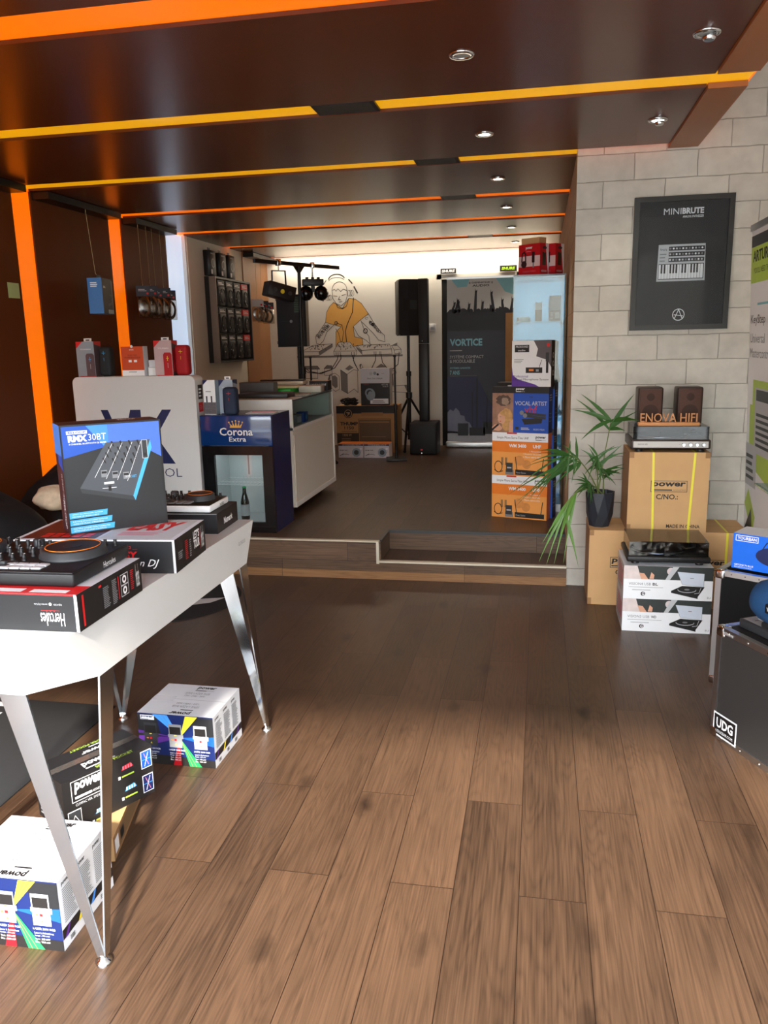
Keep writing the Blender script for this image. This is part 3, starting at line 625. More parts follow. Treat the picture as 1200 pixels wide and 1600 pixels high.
b.rect(F, 0.03, 0.03, 0.17, 0.40, white, 2); b.rect(F, 0.036, 0.045, 0.164, 0.385, dgrey, 3); b.stroke(F, [(0.05, 0.1), (0.1, 0.3), (0.15, 0.12)], 0.002, white, 4)
F = f['top']; power_logo(b, F, 0.30, 0.12, 0.62, 0.36, white, inkm, lay=3); b.text(F, 'SPIDER POCKET', 0.38, 0.02, 0.80, 0.10, lime, 2); power_logo(b, F, 0.42, 0.66, 0.74, 0.86, lgrey, flip=True); b.text(F, 'SPIDER POCKET', 0.36, 0.9, 0.78, 0.97, lime, 2, flip=True); b.rect(F, 0, 0.50, 1, 0.51, ink, 1)
F = f['left']; b.lines(F, 0.1, 0.1, 0.9, 0.9, 12, grey)
o = tag(b.build('light_box', None, (-1.449, 2.03, 0.0865), R(60)), 'black worn spider light carton resting tilted on brown box under the desk', 'box')
b = MB(); F = f['top']; b.rect(F, 0.0, 0.42, 1.0, 0.60, mat('shiny_tape', (70, 68, 66), 0.12, coat=0.6, bump=0.6, nscale=60), 2); b.build('packing_tape', o)
felt = mat('black_felt', (26, 26, 28), 0.95, noise=0.2, nscale=60)
b = MB(); b.rbox((-2.95, 2.25, 0.0005), (-1.866, 3.07, 0.006), 0.002, felt, 1); F = Face((-2.95, 2.25, 0.006), (1, 0, 0), (0, 1, 0), 1.084, 0.82)
for y_ in (0.78, 0.90): b.rect(F, 0.40, y_, 0.56, y_+0.05, lgrey)
b.ring(F, 0.40, 0.52, 0.12, 0.03, lgrey)
tag(b.build('floor_mat', None), 'black rectangular felt floor mat with pale print left of the desk', 'mat')
b = MB(); b.lathe([(0.47, 0.0005), (0.47, 0.005), (0.465, 0.006)], felt, 48, (-2.34, 4.58, 0)); F = Face((-2.81, 4.11, 0.006), (1, 0, 0), (0, 1, 0), 0.94, 0.94)
b.poly(F, [(0.58, 0.42), (0.72, 0.50), (0.90, 0.56), (0.84, 0.44), (0.74, 0.38), (0.66, 0.36)], lgrey); b.poly(F, [(0.50, 0.14), (0.62, 0.18), (0.66, 0.22), (0.55, 0.20)], lgrey)
tag(b.build('floor_mat', None), 'black round floor mat with white arrow marks behind the desk', 'mat')

# black bean bags by the left wall
bag = mat('black_bag_fabric', (16, 17, 22), 0.7, noise=0.2, nscale=20, bump=0.3)
def blob(b, c, r, m, seed, amp=0.10, seg=28, rings=18):
    rd = random.Random(seed); ph = [rd.random()*6.28 for _ in range(6)]; vs = []; fs = []
    for j in range(rings+1):
        t = math.pi*j/rings
        for i in range(seg):
            a = 2*math.pi*i/seg; k = 1+amp*math.sin(3*a+ph[0]+2*t)+amp*0.6*math.sin(5*a+ph[1]-3*t)+amp*0.4*math.sin(2*a+ph[2]+5*t)
            z = -math.cos(t); z = z if z > -0.75 else -0.75
            vs.append((c[0]+r[0]*k*math.sin(t)*math.cos(a), c[1]+r[1]*k*math.sin(t)*math.sin(a), c[2]+r[2]*(z*(1+0.08*math.sin(2*a+ph[3])) if z > -0.74 else z)))
    for j in range(rings):
        for i in range(seg): fs.append((j*seg+i, j*seg+(i+1) % seg, (j+1)*seg+(i+1) % seg, (j+1)*seg+i))
    b.add(vs, fs, m, True)
b = MB(); blob(b, (0, 0, 0.39), (0.44, 0.34, 0.50), bag, 3, 0.06); tag(b.build('bean_bag', None, (-2.98, 4.72, 0.0)), 'tall black bean bag slumped against left wall behind the desk', 'bean bag')
b = MB(); blob(b, (0, 0, 0.355), (0.38, 0.34, 0.474), bag, 8, 0.05); tag(b.build('bean_bag', None, (-3.02, 3.84, 0.0)), 'black bean bag nearest the camera at far left edge', 'bean bag')
cloth = mat('cream_patterned_cloth', (196, 176, 150), 0.8, noise=0.45, nscale=22, bump=0.4)
b = MB(); blob(b, (0, 0, 0.060), (0.13, 0.09, 0.08), cloth, 5, 0.16, 24, 14); tag(b.build('cushion', None, (-2.86, 4.26, 0.655)), 'cream patterned cloth bundle lying on the black bean bag', 'cushion')

# ================================================================== right side by the block wall
def power_carton(name, label, w, d, h, loc, rz=0, strapx=(), made=True):
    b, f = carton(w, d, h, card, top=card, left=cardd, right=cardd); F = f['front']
    b.stroke(F, [(0.285, 0.51), (0.735, 0.51), (0.735, 0.645), (0.285, 0.645)], 0.003, ink, 2, True)
    power_logo(b, F, 0.30, 0.525, 0.72, 0.63, ink, lay=2); b.text(F, 'C/NO.:', 0.355, 0.415, 0.63, 0.48, ink, 2, 0.02)
    if made: b.text(F, 'MADE IN CHINA', 0.50, 0.055, 0.92, 0.10, ink, 2, 0.02)
    b.rect(F, 0.0, 0.93, 0.06, 1.0, cardd); b.rect(F, 0.94, 0.93, 1, 1, cardd); b.rect(F, 0, 0, 0.05, 0.09, cardd)
    F = f['top']; b.rect(F, 0, 0.49, 1, 0.50, cardd)
    o = tag(b.build(name, None, loc, rz), label, 'box')
    ym = mat('yellow_strap', (232, 222, 66), 0.35, noise=0.05)
    for x0, x1 in strapx:
        b = MB(); F = f['front']; b.poly(F, [(x0, 0), (x0+0.028, 0), (x1+0.028, 1), (x1, 1)], ym, 3); F = f['top']; b.poly(F, [(x1, 0), (x1+0.028, 0), (x1+0.028, 1), (x1, 1)], ym, 3); b.build('strap', o)
    return o
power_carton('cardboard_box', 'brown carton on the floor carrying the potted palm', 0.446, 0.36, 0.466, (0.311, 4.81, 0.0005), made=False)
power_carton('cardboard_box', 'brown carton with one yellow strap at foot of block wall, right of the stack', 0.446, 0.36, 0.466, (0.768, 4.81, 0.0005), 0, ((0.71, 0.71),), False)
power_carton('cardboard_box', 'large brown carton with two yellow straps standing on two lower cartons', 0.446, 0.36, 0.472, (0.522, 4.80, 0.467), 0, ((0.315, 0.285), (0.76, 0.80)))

walnut = mat('dark_walnut_veneer', (54, 40, 34), 0.4, noise=0.2, nscale=6, aniso=(2, 20, 20))
acry = glass('acrylic_cover', (206, 208, 212), 0.03, 0.0)
def turntable(name, label, loc, w, d, h, ch, panel, knobs, group=None, wrap=False):
    t = thing(name, label, 'turntable', loc)
    b = MB(); b.rbox((0, 0, 0.018), (w, d, 0.018+h), 0.008, walnut if panel else black, 2)
    if panel:
        F = Face((0.014, -0.0002, 0.027), (1, 0, 0), (0, 0, 1), w-0.028, h-0.018); b.rect(F, 0, 0, 1, 1, mat('silver_panel_paint', (176, 172, 168), 0.45, 0.3), 1); b.text(F, 'ENOVA HIFI', 0.06, 0.40, 0.19, 0.66, ink, 2); b.disc(F, 0.62, 0.5, 0.004, ink, 2)
    b.build('plinth', t)
    for x in (0.05, w-0.05):
        for y in (0.05, d-0.05):
            b = MB(); b.lathe([(0.020, 0), (0.022, 0.006), (0.014, 0.018)], black, 16, (x, y, 0)); b.build('foot', t)
    for i in range(knobs):
        b = MB(); b.lathe([(0.011, 0), (0.010, 0.012), (0.008, 0.015)], chrome, 18, (w*0.66+i*w*0.082, -0.001, 0.018+h/2), 'Y'); b.build('knob', t)
    z = 0.018+h
    b = MB(); b.lathe([(0.145, 0), (0.148, 0.004), (0.148, 0.014), (0.140, 0.017)], black, 40, (w*0.42, d*0.5, z)); b.lathe([(0.148, 0.005), (0.1495, 0.009), (0.148, 0.013)], chrome, 40, (w*0.42, d*0.5, z)); b.cyl((w*0.42, d*0.5, z+0.016), (w*0.42, d*0.5, z+0.026), 0.004, chrome, seg=10); b.build('platter', t)
    b = MB(); b.lathe([(0.026, 0), (0.024, 0.018), (0.012, 0.03)], dgrey, 18, (w*0.88, d*0.74, z)); b.tube([(w*0.88, d*0.80, z+0.034), (w*0.88, d*0.55, z+0.034), (w*0.84, d*0.32, z+0.032), (w*0.72, d*0.24, z+0.027)], 0.004, chrome, 8); b.rbox((w*0.69, d*0.21, z+0.016), (w*0.73, d*0.27, z+0.028), 0.002, black, 1); b.build('tonearm', t)
    b = MB(); e = 0.012; x0, x1, y0, y1, z0, z1 = e, w-e, e, d-e, z+0.001, z+ch
    tt = 0.003
    for a, c in (((x0, y0, z0), (x1, y0+tt, z1)), ((x0, y1-tt, z0), (x1, y1, z1)), ((x0, y0+tt, z0), (x0+tt, y1-tt, z1)), ((x1-tt, y0+tt, z0), (x1, y1-tt, z1)), ((x0, y0, z1), (x1, y1, z1+tt))): b.box(a, c, acry)
    b.build('dust_cover', t)
    if wrap:
        b = MB(); rd = random.Random(4); nx, nz = 18, 4; vs = []
        for q in range(nz+1):
            for i in range(nx+1): vs.append((x0+0.002+(x1-x0-0.004)*i/nx, y0-0.003+rd.uniform(-0.0022, 0.0018), z0+0.004+(z1-z0-0.006)*q/nz))
        b.add(vs, [(q*(nx+1)+i, q*(nx+1)+i+1, (q+1)*(nx+1)+i+1, (q+1)*(nx+1)+i) for q in range(nz) for i in range(nx)], glass('crinkled_film', (238, 240, 242), 0.16, 0.0)); b.build('film_wrap', t)
    return t
turntable('turntable', 'turntable with silver front panel and four knobs on top of large carton', (0.527, 4.80, 0.9395), 0.44, 0.345, 0.054, 0.072, True, 4)
# two small speakers and the wooden sign on the lid
grille = mat('speaker_grille', (72, 46, 36), 0.75, noise=0.5, nscale=420)
for x, lab in ((0.571, 'left brown bookshelf speaker standing on turntable lid behind wooden sign'), (0.792, 'right brown bookshelf speaker standing on turntable lid behind wooden sign')):
    t = thing('bookshelf_speaker', lab, 'speaker', (x, 4.93, 1.088), 0, 'bookshelf speakers on the turntable lid')
    b = MB(); b.rbox((0, 0, 0), (0.142, 0.15, 0.216), 0.012, walnut, 3); b.build('cabinet', t)
    b = MB(); b.rbox((0.010, -0.004, 0.012), (0.132, 0.004, 0.204), 0.003, grille, 2); b.build('grille', t)
    b = MB(); b.lathe([(0.001, 0.005), (0.040, 0.005), (0.046, 0.0045)], mat('dark_woofer', (54, 34, 27), 0.8, noise=0.4, nscale=420), 28, (0.071, 0.0, 0.070), 'Y'); b.lathe([(0.001, 0.005), (0.020, 0.005), (0.022, 0.0045)], MATS['dark_woofer'], 20, (0.071, 0.0, 0.160), 'Y'); b.build('driver', t)
signw = mat('oak_sign_wood', (196, 136, 86), 0.55, noise=0.15, nscale=8, aniso=(1, 12, 12))
t = thing('wooden_sign', 'cut-out wooden letter sign on plinth in front of the small speakers', 'sign', (0.567, 4.83, 1.088))
b = MB(); b.rbox((0, 0, 0), (0.338, 0.045, 0.020), 0.002, signw, 1); b.build('sign_base', t)
vs, fs, x0, x1, y0, y1 = text_mesh('ENOVA HIFI', 0.0, 0.0); b = MB()
def sg(x, y, z): return (0.012+(x-x0)/(x1-x0)*0.314, 0.028-z, 0.020+(y-y0)/(y1-y0)*0.052)
ed = {}
for f_ in fs:
    for i in range(len(f_)): e_ = (f_[i], f_[(i+1) % len(f_)]); ed[e_] = 1
b.add([sg(x, y, 0.012) for x, y in vs], fs, signw); b.add([sg(x, y, 0.0) for x, y in vs], [tuple(reversed(f_)) for f_ in fs], signw)
for (i, j) in ed:
    if (j, i) not in ed: b.add([sg(*vs[i], 0.0), sg(*vs[j], 0.0), sg(*vs[j], 0.012), sg(*vs[i], 0.012)], [(0, 1, 2, 3)], signw)
b.build('letters', t)

# two turntable cartons with the wrapped turntable
def vision_box(label, z, name_, bold_):
    w, d, h = 0.463, 0.345, 0.1865; b, f = carton(w, d, h, white, top=wcard, right=wcard, left=lgrey); F = f['front']
    b.rect(F, 0, 0.60, 1, 1, mat('dark_green_photo', (50, 56, 54), 0.5, noise=0.4, nscale=6)); b.poly(F, [(0, 0.60), (0.20, 0.60), (0.15, 1), (0, 1)], mat('marble_photo', (214, 200, 196), 0.5, noise=0.3, nscale=18), 2)
    b.poly(F, [(0.20, 0.60), (0.28, 0.60), (0.23, 0.78), (0.17, 0.80)], skin, 3); b.poly(F, [(0.29, 0.62), (0.34, 0.62), (0.345, 0.74), (0.31, 0.82)], skin, 3); b.poly(F, [(0.47, 0.60), (0.52, 0.60), (0.62, 1), (0.55, 1)], lgrey, 3)
    b.disc(F, 0.53, 0.86, 0.045, mat('blush_photo', (212, 200, 198), 0.5, noise=0.1), 2)
    b.rect(F, 0, 0, 1, 0.60, white, 4)
    b.text(F, name_, 0.06, 0.42, 0.31, 0.50, grey, 5); b.text(F, bold_, 0.33, 0.42, 0.39, 0.50, ink, 5, 0.02); b.rect(F, 0.06, 0.355, 0.45, 0.365, grey, 5); b.lines(F, 0.10, 0.26, 0.34, 0.32, 1, lgrey, 5)
    b.disc(F, 0.225, 0.16, 0.026, ink, 5); b.text(F, 'G', 0.212, 0.11, 0.240, 0.21, white, 6, 0.03)
    b.poly(F, [(0.60, 0.86), (0.90, 0.82), (0.90, 0.42), (0.66, 0.48)], mat('pale_lid_print', (205, 214, 226), 0.4, noise=0.05), 6); b.stroke(F, [(0.60, 0.86), (0.90, 0.82), (0.90, 0.42), (0.66, 0.48)], 0.0014, grey, 7, True); b.rect(F, 0.745, 0.665, 0.785, 0.685, grey, 7)
    b.poly(F, [(0.54, 0.28), (0.66, 0.44), (0.91, 0.42), (0.84, 0.12)], ink, 8); b.poly(F, [(0.54, 0.28), (0.84, 0.12), (0.84, 0.06), (0.54, 0.22)], inkm, 8); b.disc(F, 0.715, 0.32, 0.105, lgrey, 9, ry=0.085); b.disc(F, 0.715, 0.335, 0.100, ink, 10, ry=0.08); b.disc(F, 0.715, 0.335, 0.03, grey, 11, ry=0.025)
    b.stroke(F, [(0.87, 0.40), (0.85, 0.24), (0.80, 0.22)], 0.003, lgrey, 11); b.text(F, 'EU', 0.945, 0.07, 0.985, 0.13, grey, 5)
    F = f['left']; b.lines(F, 0.1, 0.1, 0.9, 0.9, 9, grey); b.poly(F, [(0.1, 0.2), (0.9, 0.3), (0.9, 0.8), (0.3, 0.9)], pink, 1)
    return tag(b.build('turntable_box', None, (0.473, 4.375, z), 0), label, 'box')
vision_box('lower of two white turntable cartons, resting on the floor', 0.0005, 'VISION3 USB', 'WD')
vision_box('upper of two white turntable cartons, carrying the wrapped turntable', 0.188, 'VISION4 USB', 'BL')
turntable('turntable', 'black turntable under clear wrapped lid on white cartons by floor', (0.486, 4.385, 0.3755), 0.435, 0.33, 0.032, 0.078, False, 0, None, True)

# potted palm
t = thing('potted_palm', 'green palm with drooping fronds in faceted black pot on brown carton', 'plant', (0, 0, 0))
potm = mat('black_faceted_pot', (38, 42, 50), 0.45, noise=0.05); b = MB(); px_, py_, pz_ = 0.375, 4.945, 0.468
ra, rb, rc = 0.062, 0.083, 0.089; vs = []
for q, (r_, z_, o_) in enumerate(((ra, 0, 0.0), (0.080, 0.075, 0.5), (rc, 0.210, 0.0), (rc-0.010, 0.210, 0.0), (rc-0.012, 0.180, 0.0))):
    vs += [(px_+r_*math.cos((i+o_)*2*math.pi/8+0.2), py_+r_*math.sin((i+o_)*2*math.pi/8+0.2), pz_+z_) for i in range(8)]
fs = [tuple(reversed(range(8)))]
for i in range(8):
    j = (i+1) % 8; fs += [(i, j, 8+i), (j, 8+j, 8+i), (8+i, 16+j, 16+i), (8+i, 8+j, 16+j), (16+i, 16+j, 24+j, 24+i), (24+i, 24+j, 32+j, 32+i)]
b.add(vs, fs, potm); b.build('pot', t)
b = MB(); b.lathe([(0.074, 0.172), (0.074, 0.186), (0.03, 0.190)], mat('potting_soil', (70, 48, 36), 0.95, noise=0.5, nscale=80, bump=1.0), 20, (px_, py_, pz_)); b.build('soil', t)
leafm = mat('palm_leaf', (46, 88, 34), 0.42, noise=0.35, nscale=14); leafl = mat('young_palm_leaf', (84, 128, 46), 0.42, noise=0.30, nscale=14); stemm = mat('palm_stem', (104, 118, 60), 0.5, noise=0.2)
FR = [((0.177, 4.78, 0.927), 0.012, [(-0.007, 4.6, 0.971), (-0.044, 4.6, 0.903), (-0.173, 4.55, 0.72), (-0.126, 4.6, 0.671), (-0.059, 4.62, 0.663), (-0.012, 4.65, 0.673), (0.025, 4.65, 0.748), (0.084, 4.7, 0.74), (0.161, 4.72, 0.727), (0.139, 4.85, 0.978), (0.218, 4.9, 1.022), (0.21, 4.8, 0.804)]),
      ((0.347, 4.88, 0.904), 0.013, [(0.286, 4.75, 0.774), (0.33, 4.72, 0.809), (0.383, 4.76, 0.753), (0.412, 4.8, 0.826), (0.266, 4.78, 0.858), (0.25, 4.9, 0.941), (0.507, 4.85, 0.929), (0.491, 4.9, 0.973), (0.291, 4.95, 0.966)]),
      ((0.426, 4.98, 1.104), 0.02, [(0.246, 4.85, 1.003), (0.546, 4.9, 1.269), (0.574, 4.78, 1.122), (0.565, 4.9, 1.167), (0.249, 5.08, 1.26), (0.22, 5.08, 1.229), (0.2, 5.05, 1.165), (0.503, 4.9, 1.052)]),
      ((0.388, 4.92, 0.807), 0.011, [(0.498, 4.79, 0.844), (0.481, 4.78, 0.812), (0.453, 4.79, 0.742), (0.422, 4.8, 0.797), (0.345, 4.78, 0.769), (0.496, 4.79, 0.869)]),
      ((0.293, 4.86, 0.744), 0.011, [(0.203, 4.78, 0.686), (0.228, 4.78, 0.666), (0.25, 4.76, 0.721), (0.212, 4.8, 0.744), (0.321, 4.78, 0.637), (0.29, 4.76, 0.671), (0.23, 4.8, 0.794)]),
      ((0.155, 4.72, 0.596), 0.015, [(0.015, 4.68, 0.295), (0.059, 4.66, 0.281), (0.103, 4.66, 0.287), (0.156, 4.66, 0.289), (0.246, 4.7, 0.265), (0.201, 4.74, 0.516), (0.032, 4.64, 0.419), (0.128, 4.62, 0.427)])]
def leaflet(b, p0, p1, w, m, sag):
    p0, p1 = Vector(p0), Vector(p1); d = p1-p0; L_ = d.length; n = 7; view = Vector((0.1, -1, 0.25)); side = d.cross(view).normalized(); vs = []
    for i in range(n+1):
        k = i/n; c = p0+d*k+Vector((0, 0, sag*L_*4*k*(1-k))); ww = w*(0.25+0.75*math.sin(math.pi*min(1, k*1.15+0.12)))*(1 if i < n else 0.05)
        lift = view.normalized()*(-ww*0.35)
        vs += [c-side*ww+lift*-1, c, c+side*ww+lift*-1]
    fs = []
    for i in range(n):
        a = 3*i; fs += [(a, a+1, a+4, a+3), (a+1, a+2, a+5, a+4)]
    b.add(vs, fs, m, True)
rd = random.Random(11)
for k, (base, w_, tips) in enumerate(FR):
    b = MB(); top_ = Vector((px_+rd.uniform(-0.02, 0.02), py_+rd.uniform(-0.02, 0.02), pz_+0.185)); B_ = Vector(base); mid = (top_+B_)/2+Vector((0, 0, 0.10 if k in (0, 5) else 0.02))
    if k == 5: mid = Vector((0.24, 4.80, 0.80))
    pts = [top_*(1-q)**2+mid*2*q*(1-q)+B_*q*q for q in [i/8 for i in range(9)]]
    b.tube(pts, [0.005-0.0025*i/8 for i in range(9)], stemm, 6)
    for i, tp in enumerate(tips):
        st_ = pts[8-(i % 4)] if k not in (2,) else pts[8-(i % 2)]
        leaflet(b, st_, tp, w_*0.62*rd.uniform(0.8, 1.15), leafl if k == 5 else leafm, rd.uniform(0.03, 0.09))
        if k in (0, 1, 3, 4):
            tp2 = Vector(tp)+Vector((rd.uniform(-0.04, 0.04), rd.uniform(-0.05, 0.05), rd.uniform(-0.03, 0.04))); leaflet(b, pts[8-((i+2) % 4)], tp2, w_*0.5, leafm, rd.uniform(0.03, 0.09))
    b.build('frond', t)

# framed poster
t = thing('framed_poster', 'black framed poster of a small synthesizer hanging on white block wall', 'picture', (0.530, YW-0.026, 1.632))
w, h = 0.558, 0.763; b = MB(); fm = mat('black_frame', (18, 17, 17), 0.4, noise=0.05)
for a, c in (((0, 0, 0), (w, 0.025, 0.03)), ((0, 0, h-0.03), (w, 0.025, h)), ((0, 0, 0.03), (0.03, 0.025, h-0.03)), ((w-0.03, 0, 0.03), (w, 0.025, h-0.03))): b.box(a, c, fm)
b.build('frame', t)
b = MB(); b.box((0.03, 0.012, 0.03), (w-0.03, 0.02, h-0.03), mat('charcoal_poster', (44, 42, 42), 0.5, noise=0.05)); F = Face((0, 0.012, 0), (1, 0, 0), (0, 0, 1), w, h)
b.text(F, 'MINI', 0.30, 0.865, 0.475, 0.91, white, 2); b.text(F, 'BRUTE', 0.485, 0.865, 0.70, 0.91, white, 2, 0.04); b.text(F, 'ANALOG SYNTHESIZER', 0.49, 0.838, 0.70, 0.855, white, 2, 0.02, 0.2)
b.poly(F, [(0.255, 0.37), (0.745, 0.37), (0.735, 0.645), (0.265, 0.645)], lgrey, 2); b.rect(F, 0.27, 0.385, 0.73, 0.50, ink, 3)
for i in range(15): b.rect(F, 0.275+i*0.030, 0.39, 0.302+i*0.030, 0.495, white, 4)
for i in range(14):
    if i % 7 not in (2, 6): b.rect(F, 0.295+i*0.030, 0.43, 0.313+i*0.030, 0.495, ink, 5)
b.text(F, 'Arturia', 0.28, 0.60, 0.35, 0.62, ink, 3)
for q in range(3):
    b.rect(F, 0.37, 0.515+q*0.042, 0.73, 0.545+q*0.042, (dgrey, ink, inkm)[q], 3)
    for i in range(11): b.disc(F, 0.385+i*0.032, 0.53+q*0.042, 0.010, (white, lgrey, grey)[(i+q) % 3], 4, 8)
    b.lines(F, 0.28, 0.52+q*0.025, 0.35, 0.535+q*0.025, 1, grey, 3)
b.ring(F, 0.50, 0.115, 0.063, 0.008, white, 2); b.stroke(F, [(0.46, 0.085), (0.50, 0.155), (0.54, 0.085)], 0.004, white, 2); b.stroke(F, [(0.455, 0.115), (0.545, 0.105)], 0.004, white, 2)
b.build('print', t)
b = MB(); b.box((0.03, 0.007, 0.03), (w-0.03, 0.0095, h-0.03), glass('picture_glass', (240, 242, 244), 0.01, 0.0, 1.16)); b.build('glazing', t)

# roll-up banner at the right edge
t = thing('roll_up_banner', 'white and lime roll-up banner at right edge beside block wall', 'banner', (1.262, 5.08, 0.0), R(-90))
lean = 0.042
def bn(x, y, z): return (x, -y-lean*z, z)
b = MB(); b.prism([(-0.0, 0.10), (0.80, 0.10), (0.80, 2.17), (0.0, 2.17)], 0, 0.004, white, lambda x, y, z: (x, -lean*y+z, y))
F = Face((0, -lean*0.10, 0.10), (1, 0, 0), (0, -lean, 1), 0.80, 2.07)
b.rect(F, 0, 0.955, 1, 0.985, dgrey); b.rect(F, 0.0, 0.86, 1, 0.955, lime); b.text(F, 'ARTURIA', 0.05, 0.915, 0.55, 0.945, ink, 2, 0.03); b.text(F, "YOU'LL NEED THIS", 0.08, 0.885, 0.5, 0.90, ink, 2)
b.rect(F, 0.20, 0.80, 0.6, 0.806, teal); b.text(F, 'KeyStep', 0.04, 0.745, 0.42, 0.775, ink, 2); b.text(F, 'Universal', 0.04, 0.70, 0.42, 0.725, grey, 2); b.text(F, 'Mastercontroller', 0.04, 0.66, 0.7, 0.685, grey, 2)
b.poly(F, [(0.15, 0.60), (1, 0.60), (1, 0.30), (0.15, 0.36), (0.08, 0.36), (0.08, 0.53), (0.15, 0.53)], lime); b.rect(F, 0.22, 0.40, 1, 0.58, lgrey, 2); b.rect(F, 0.25, 0.545, 1, 0.575, inkm, 3); b.lines(F, 0.26, 0.42, 0.9, 0.52, 6, inkm, 3)
b.rect(F, 0.0, 0.30, 0.30, 0.42, lgrey, 3); b.lines(F, 0.02, 0.32, 0.26, 0.40, 4, inkm, 4); b.poly(F, [(0, 0.16), (0.2, 0.24), (0.24, 0.16)], inkm, 3); b.poly(F, [(0, 0.24), (0.24, 0.16), (0.3, 0.22), (0.1, 0.29)], lime, 2)
b.build('printed_panel', t)
b = MB(); b.box((-0.01, -lean*2.17-0.008, 2.165), (0.81, -lean*2.17+0.014, 2.20), alu); b.build('top_rail', t)
b = MB(); b.rbox((-0.02, -0.035, 0.0005), (0.82, 0.055, 0.10), 0.02, alu, 3); b.build('base_cassette', t)
b = MB(); b.cyl((0.4, 0.02, 0.09), (0.4, -lean*2.17+0.012, 2.17), 0.008, alu, seg=8); b.build('pole', t)

# flight cases, mixer, speaker and carton at the right edge
lam = mat('black_case_laminate', (14, 14, 15), 0.6, spec=0.2, noise=0.2, nscale=200)
def case_shell(t, w, d, h, panel):
    b = MB(); e = 0.004; b.box((e, e, e), (w-e, d-e, h-e), panel); b.build('panels', t)
    b = MB(); k = 0.026
    for x in (0, w-k):
        for y in (0, d-k): b.box((x, y, 0.03), (x+k, y+k, h-0.03), alu)
    for z in (0, h-k):
        for y in (0, d-k): b.box((0.03, y, z), (w-0.03, y+k, z+k), alu)
        for x in (0, w-k): b.box((x, 0.03, z), (x+k, d-0.03, z+k), alu)
    for i in range(5):
        for z in (k/2, h-k/2): b.lathe([(0.004, 0), (0.003, 0.002)], chrome, 8, (0.07+i*(w-0.14)/4, 0, z), 'Y')
    b.build('edge_rails', t)
    for x in (0, w):
        for y in (0, d):
            for z in (0, h):
                b = MB(); sx, sy, sz = (1 if x == 0 else -1), (1 if y == 0 else -1), (1 if z == 0 else -1)
                q = 0.040; o = -0.003; lo = [min(x-o*-sx*0, x+sx*q), min(y, y+sy*q), min(z, z+sz*q)]; hi = [max(x, x+sx*q), max(y, y+sy*q), max(z, z+sz*q)]
                lo = [lo[0]-0.003, lo[1]-0.003, max(0.0005, lo[2]-0.003)]; hi = [hi[0]+0.003, hi[1]+0.003, hi[2]+0.003]
                b.rbox(lo, hi, 0.010, chrome, 3); b.build('corner', t)
t = thing('flight_case', 'black flight case with steel ball corners standing behind the mesh-fronted case', 'flight case', (0.805, 3.72, 0.0), R(-33))
case_shell(t, 0.38, 0.40, 0.553, lam)
b = MB(); b.rbox((-0.018, 0.08, 0.10), (0.0, 0.13, 0.46), 0.006, rubber, 2); b.build('handle', t)
mesh_m = mat('honeycomb_mesh', (34, 33, 34), 0.75, spec=0.12)
n_ = mesh_m.node_tree; N = n_.nodes; bs = N['Principled BSDF']; tc = N.new('ShaderNodeTexCoord'); mp = N.new('ShaderNodeMapping'); mp.inputs['Scale'].default_value = (135, 135, 135); n_.links.new(tc.outputs['Object'], mp.inputs[0])
vo = N.new('ShaderNodeTexVoronoi'); vo.inputs['Randomness'].default_value = 0.0; vo.inputs['Scale'].default_value = 1.0; n_.links.new(mp.outputs[0], vo.inputs['Vector'])
mr = N.new('ShaderNodeValToRGB'); mr.color_ramp.elements[0].position = 0.25; mr.color_ramp.elements[0].color = (0.004, 0.004, 0.004, 1); mr.color_ramp.elements[1].position = 0.5; mr.color_ramp.elements[1].color = (0.036, 0.032, 0.030, 1); n_.links.new(vo.outputs['Distance'], mr.inputs[0]); n_.links.new(mr.outputs[0], bs.inputs['Base Color'])
t = thing('flight_case', 'aluminium-edged case with dark mesh front and small black label, at right edge', 'flight case', (0.711, 3.20, 0.0), R(-63))
case_shell(t, 0.56, 0.46, 0.470, mesh_m)
b = MB(); F = Face((0, 0.002, 0), (1, 0, 0), (0, 0, 1), 0.56, 0.47); b.rect(F, 0.03, 0.03, 0.27, 0.24, white, 4); b.rect(F, 0.042, 0.045, 0.258, 0.225, ink, 5); b.text(F, 'UDG', 0.065, 0.11, 0.235, 0.20, white, 6, 0.03); b.text(F, 'UDGGEAR.COM', 0.065, 0.065, 0.235, 0.09, white, 6); b.build('label_plate', t)
b = MB(); F = Face((0, -0.001, 0.44), (1, 0, 0), (0, 0, 1), 0.56, 0.026); b.text(F, 'ULTIMATE', 0.07, 0.3, 0.17, 0.7, white, 2); b.build('rail_print', t)
t = thing('dj_mixer', 'grey mixing desk with knobs lying on the mesh-fronted case', 'mixer', (0.711, 3.20, 0.474), R(-63))
b = MB(); b.rbox((0.05, 0.06, 0.0), (0.53, 0.41, 0.035), 0.005, dgrey, 2); b.rbox((0.06, 0.07, 0.034), (0.52, 0.40, 0.037), 0.001, grey, 1); b.build('body', t)
for i in range(9):
    for q in range(3):
        b = MB(); knob(b, 0.09+i*0.048, 0.20+q*0.07, 0.037, 0.009, 0.016, (black, lgrey, dgrey)[q]); b.build('knob', t)
for i in range(6):
    b = MB(); b.box((0.10+i*0.075, 0.09, 0.037), (0.103+i*0.075, 0.16, 0.038), ink); b.rbox((0.093+i*0.075, 0.11, 0.037), (0.110+i*0.075, 0.13, 0.05), 0.002, lgrey, 1); b.build('fader', t)
t = thing('bluetooth_speaker', 'dark blue barrel speaker lying on the mixing desk at right edge', 'speaker', (0.83, 3.10, 0.628), R(-56))
bm_ = mat('blue_mesh_fabric', (24, 66, 108), 0.7, noise=0.35, nscale=260, bump=0.3)
